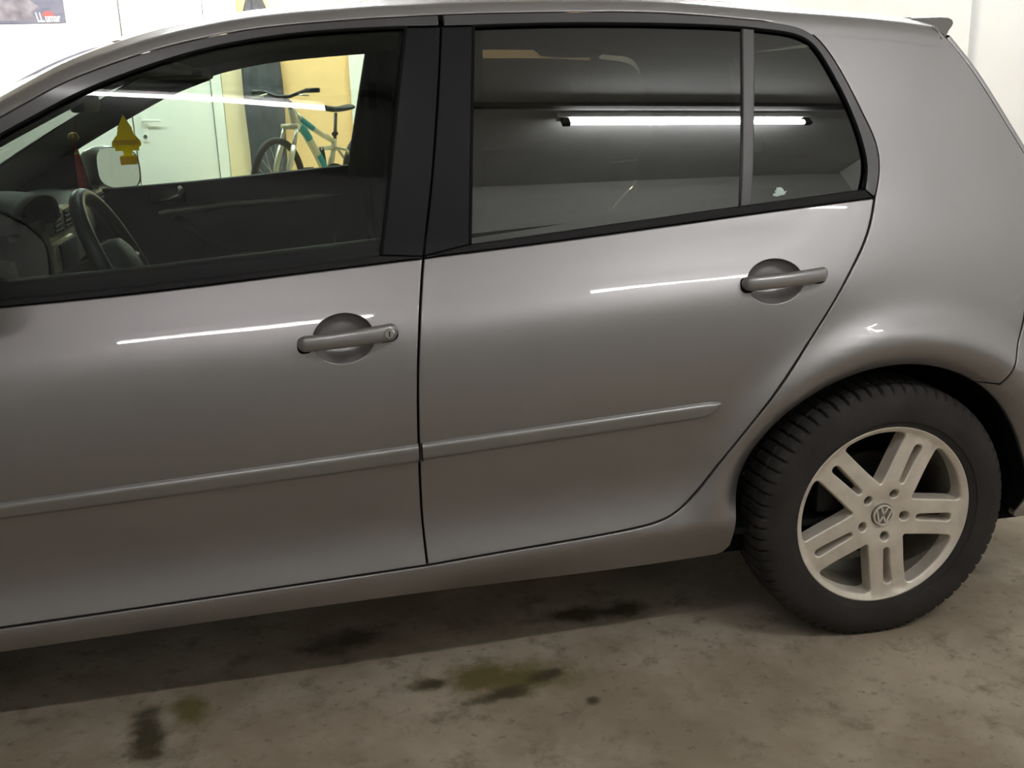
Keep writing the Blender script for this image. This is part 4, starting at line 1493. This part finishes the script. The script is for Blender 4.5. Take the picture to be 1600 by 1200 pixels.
ts = MB().tube([(rx, ry, 1.172), (rx + .001, ry, 1.15), (rx + .003, ry, 1.10), (rx + .005, ry, 1.060)], [.004, .008, .0105, .0115], 12).build('red_tassel', M['red'], smooth=True, origin=(rx, ry, 1.172))
tag(ts, 'red tassel charm hanging above the steering wheel', 'tassel')
MB().lathe([(.0001, .007), (.005, .006), (.006, 0), (.005, -.006), (.0001, -.007)], (rx, ry, 1.163), 'z', 12).build('gold_bead', M['gold'], ts, smooth=True)
MB().lathe([(.0001, .012), (.010, .010), (.014, 0), (.010, -.010), (.0001, -.012)], (rx - .002, ry, 1.205), 'z', 14).build('glass_charm', M['gold'], ts, smooth=True)
MB().tube([(rx, ry, 1.17), (rx - .001, ry, 1.21), (-1.805, ry, 1.262)], .001, 5).build('string', M['red'], ts)

# ------------------------------------------------------------------ bicycle on the raised floor
BR = math.radians(48)
BO = Vector((-1.07 - .05 * math.cos(BR), 6.2 - .05 * math.sin(BR), .34))
bike = empty('bicycle', BO, 'cream full suspension mountain bicycle with teal decals before the yellow wall', 'bicycle')


def bp(x, z, y=0.0):
    return BO + Vector((x * math.cos(BR) - y * math.sin(BR), x * math.sin(BR) + y * math.cos(BR), z))


WR = .335
FA, RA = (-.545, WR), (.555, WR)
ST = math.radians(10)      # bars and fork turned towards the viewer


def steer(x, z, y=0.0):
    """point of the turned fork assembly; the steering axis passes near (-.335,.80)"""
    px_ = -.36
    dx = x - px_
    return bp(px_ + dx * math.cos(ST) - y * math.sin(ST), z, dx * math.sin(ST) + y * math.cos(ST))


def wheel_ring(center, turn, name):
    rows = []
    prof = [(.335, 0), (.331, .017), (.318, .025), (.300, .022), (.292, .014), (.292, -.014), (.300, -.022), (.318, -.025), (.331, -.017)]
    vs2, fs2 = [], []
    n_, m_ = 56, len(prof)
    for i in range(n_):
        a = 2 * math.pi * i / n_
        for (r, h) in prof:
            x, z, y = center[0] + r * math.cos(a), center[1] + r * math.sin(a), h
            vs2.append(steer(x, z, y) if turn else bp(x, z, y))
    for i in range(n_):
        for j in range(m_):
            fs2.append((i * m_ + j, ((i + 1) % n_) * m_ + j, ((i + 1) % n_) * m_ + (j + 1) % m_, i * m_ + (j + 1) % m_))
    w_ = MB().add(vs2, fs2).build(name, M['biketire'], bike, smooth=True)
    sp_ = MB()
    f_ = (lambda x, z, y=0.0: steer(x, z, y)) if turn else bp
    for i in range(24):
        a = 2 * math.pi * i / 24
        sp_.tube([f_(center[0] + .02 * math.cos(a + .5), center[1] + .02 * math.sin(a + .5), .03 * (-1) ** i), f_(center[0] + .292 * math.cos(a), center[1] + .292 * math.sin(a), 0)], .0013, 4, cap=False)
    s_ = sp_.build('spokes', M['chrome'], w_)
    s_['kind'] = 'stuff'
    MB().tube([f_(center[0], center[1], -.05), f_(center[0], center[1], .05)], .022, 12).build('wheel_hub', M['black'], w_, smooth=True)
    MB().lathe([(.08, -.001), (.085, -.001), (.085, .001), (.06, .001)], f_(center[0], center[1], -.04), 'y', 24).build('brake_rotor', M['chrome'], w_)
    return w_


wheel_ring(FA, True, 'bike_wheel')
wheel_ring(RA, False, 'bike_wheel')
# frame tubes
MB().tube([bp(-.310, .86), bp(-.285, .74)], .030, 12).build('head_tube', M['steelcream'], bike, smooth=True)
dt = MB().tube([bp(-.285, .765), bp(-.20, .70), bp(-.10, .56), bp(.03, .34)], [.030, .031, .031, .028], 12).build('down_tube', M['steelcream'], bike, smooth=True)
tt = MB().tube([bp(-.300, .83), bp(-.18, .755), bp(.0, .66), bp(.135, .60)], [.026, .022, .02, .018], 12).build('top_tube', M['steelcream'], bike, smooth=True)
MB().tube([bp(.04, .36), bp(.10, .50), bp(.14, .62)], [.024, .022, .020], 12).build('seat_tube', M['steelcream'], bike, smooth=True)
MB().tube([bp(.125, .60), bp(.06, .655), bp(-.02, .665)], [.012, .010, .010], 8).build('brace_tube', M['steelcream'], bike, smooth=True)
# teal decals wrapped on the tubes
MB().tube([bp(-.250, .742, -.004), bp(-.20, .698, -.004), bp(-.155, .638, -.004)], .0312, 12, cap=False).build('decal', M['teal'], dt, smooth=True)
MB().tube([bp(-.075, .520, -.004), bp(-.02, .43, -.004), bp(.0, .395, -.004)], .0305, 12, cap=False).build('decal', M['teal'], dt, smooth=True)
MB().tube([bp(-.24, .792, -.003), bp(-.10, .712, -.003)], [.0240, .0222], 12, cap=False).build('decal', M['teal'], tt, smooth=True)
# rear swing arm, rocker, shock
for s in (-1, 1):
    MB().tube([bp(.06, .36, .03 * s), bp(.30, .33, .05 * s), bp(.555, WR, .065 * s)], .013, 8).build('chain_stay', M['steelcream'], bike, smooth=True)
    MB().tube([bp(.10, .56, .03 * s), bp(.22, .535, .04 * s), bp(.30, .46, .05 * s), bp(.555, WR, .065 * s)], .011, 8).build('seat_stay', M['steelcream'], bike, smooth=True)
MB().tube([bp(-.02, .57), bp(-.015, .50), bp(.0, .41)], [.018, .024, .018], 10).build('shock_absorber', M['black'], bike, smooth=True)
MB().tube([bp(-.035, .56), bp(.12, .56)], .018, 8).build('rocker_link', M['steelcream'], bike, auto=40)
MB().tube([bp(.140, .60), bp(.178, .815)], .0135, 10).build('seat_post', M['bolt'], bike, smooth=True)
MB().tube([bp(.132, .655), bp(.165, .665)], .019, 10).build('seat_clamp', M['black'], bike, smooth=True)
rows = []
for t in np.linspace(0, 1, 12):
    w_ = .018 + .055 * float(sstep(np.array((t - .35) / .5)))
    rows.append([bp(.06 + .27 * t, .842 + .012 * (1 - math.sin(math.pi * t)) + .022 * math.sin(a), w_ * math.cos(a)) for a in np.linspace(0, 2 * math.pi, 14, endpoint=False)])
mb = MB().loft(rows, closed=True)
mb.f += [tuple(range(14)), tuple(len(mb.v) - 14 + k_ for k_ in range(14))[::-1]]
mb.build('saddle', M['black'], bike, smooth=True)
# fork
for s in (-1, 1):
    MB().tube([steer(-.335, .73, .055 * s), steer(-.42, .56, .055 * s)], .016, 10).build('fork_stanchion', M['silver'], bike, smooth=True)
    MB().tube([steer(-.40, .60, .055 * s), steer(-.47, .48, .055 * s), FA and steer(-.545, WR - .01, .055 * s)], [.021, .022, .018], 10).build('fork_leg', M['steelcream'], bike, smooth=True)
MB().tube([steer(-.335, .735, -.07), steer(-.335, .735, .07)], .022, 10).build('fork_crown', M['steelcream'], bike, smooth=True)
# stem and handlebar with grips and levers
MB().tube([steer(-.312, .86), steer(-.318, .915)], .017, 10).build('steerer', M['black'], bike, smooth=True)
MB().tube([steer(-.318, .905), steer(-.385, .945)], .016, 10).build('stem', M['black'], bike, smooth=True)
MB().tube([steer(-.36, .985, -.27), steer(-.375, .980, -.16), steer(-.385, .948, -.05), steer(-.385, .948, .05), steer(-.375, .980, .16), steer(-.36, .985, .27)], .0125, 10).build('handlebar', M['black'], bike, smooth=True)
for s in (-1, 1):
    MB().tube([steer(-.365, .984, .17 * s), steer(-.36, .985, .28 * s)], .017, 10).build('grip', M['black'], bike, smooth=True)
    MB().tube([steer(-.385, .972, .13 * s), steer(-.44, .955, .17 * s), steer(-.455, .95, .25 * s)], .006, 6).build('brake_lever', M['chrome'], bike, smooth=True)
MB().tube([bp(.05, .36, -.045), bp(.05, .36, .045)], .022, 12).build('bottom_bracket', M['black'], bike, smooth=True)
MB().lathe([(.055, -.003), (.085, -.003), (.085, .003), (.055, .003)], bp(.05, .36, -.055), 'y', 28, closed=True).build('chain_ring', M['black'], bike)
for s, a in ((-1, .3), (1, .3 + math.pi)):
    e = bp(.05 + .17 * math.cos(a), .36 - .17 * math.sin(a), .07 * s)
    MB().tube([bp(.05, .36, .06 * s), e], [.014, .011], 8).build('crank_arm', M['black'], bike, smooth=True)
    MB().rbox(e + Vector((-.045, min(0, .09 * s), -.012)), e + Vector((.045, max(0, .09 * s), .012)), .004).build('pedal', M['black'], bike)

# dark cloth hanging beside the pillar
rows = []
for t in np.linspace(0, 1, 16):
    z = 2.30 - 1.85 * t
    w_ = .05 + .135 * min(1, t * 5) - .01 * math.sin(t * 9)
    row = []
    for k_ in range(28):
        a = 2 * math.pi * k_ / 28
        row.append((-1.60 + w_ * math.cos(a) * (1 + .05 * math.sin(5 * a + t * 3)), Y1 - .15 + .075 * math.sin(a) * (1 + .25 * math.sin(7 * a + 2 * t)), z))
    rows.append(row)
mb = MB().loft(rows, closed=True)
mb.f += [tuple(range(28)), tuple(len(mb.v) - 28 + k_ for k_ in range(28))[::-1]]
ck = mb.build('hanging_coat', M['cloth'], smooth=True, origin=(-1.60, Y1 - .15, 2.30))
tag(ck, 'dark blue grey coat hanging between the beige pillar and the bicycle', 'coat')
MB().tube([(-1.60, Y1 - .02, 2.36), (-1.60, Y1 - .12, 2.36), (-1.60, Y1 - .14, 2.29)], .008, 8).build('coat_hook', M['chrome'], ck, smooth=True)
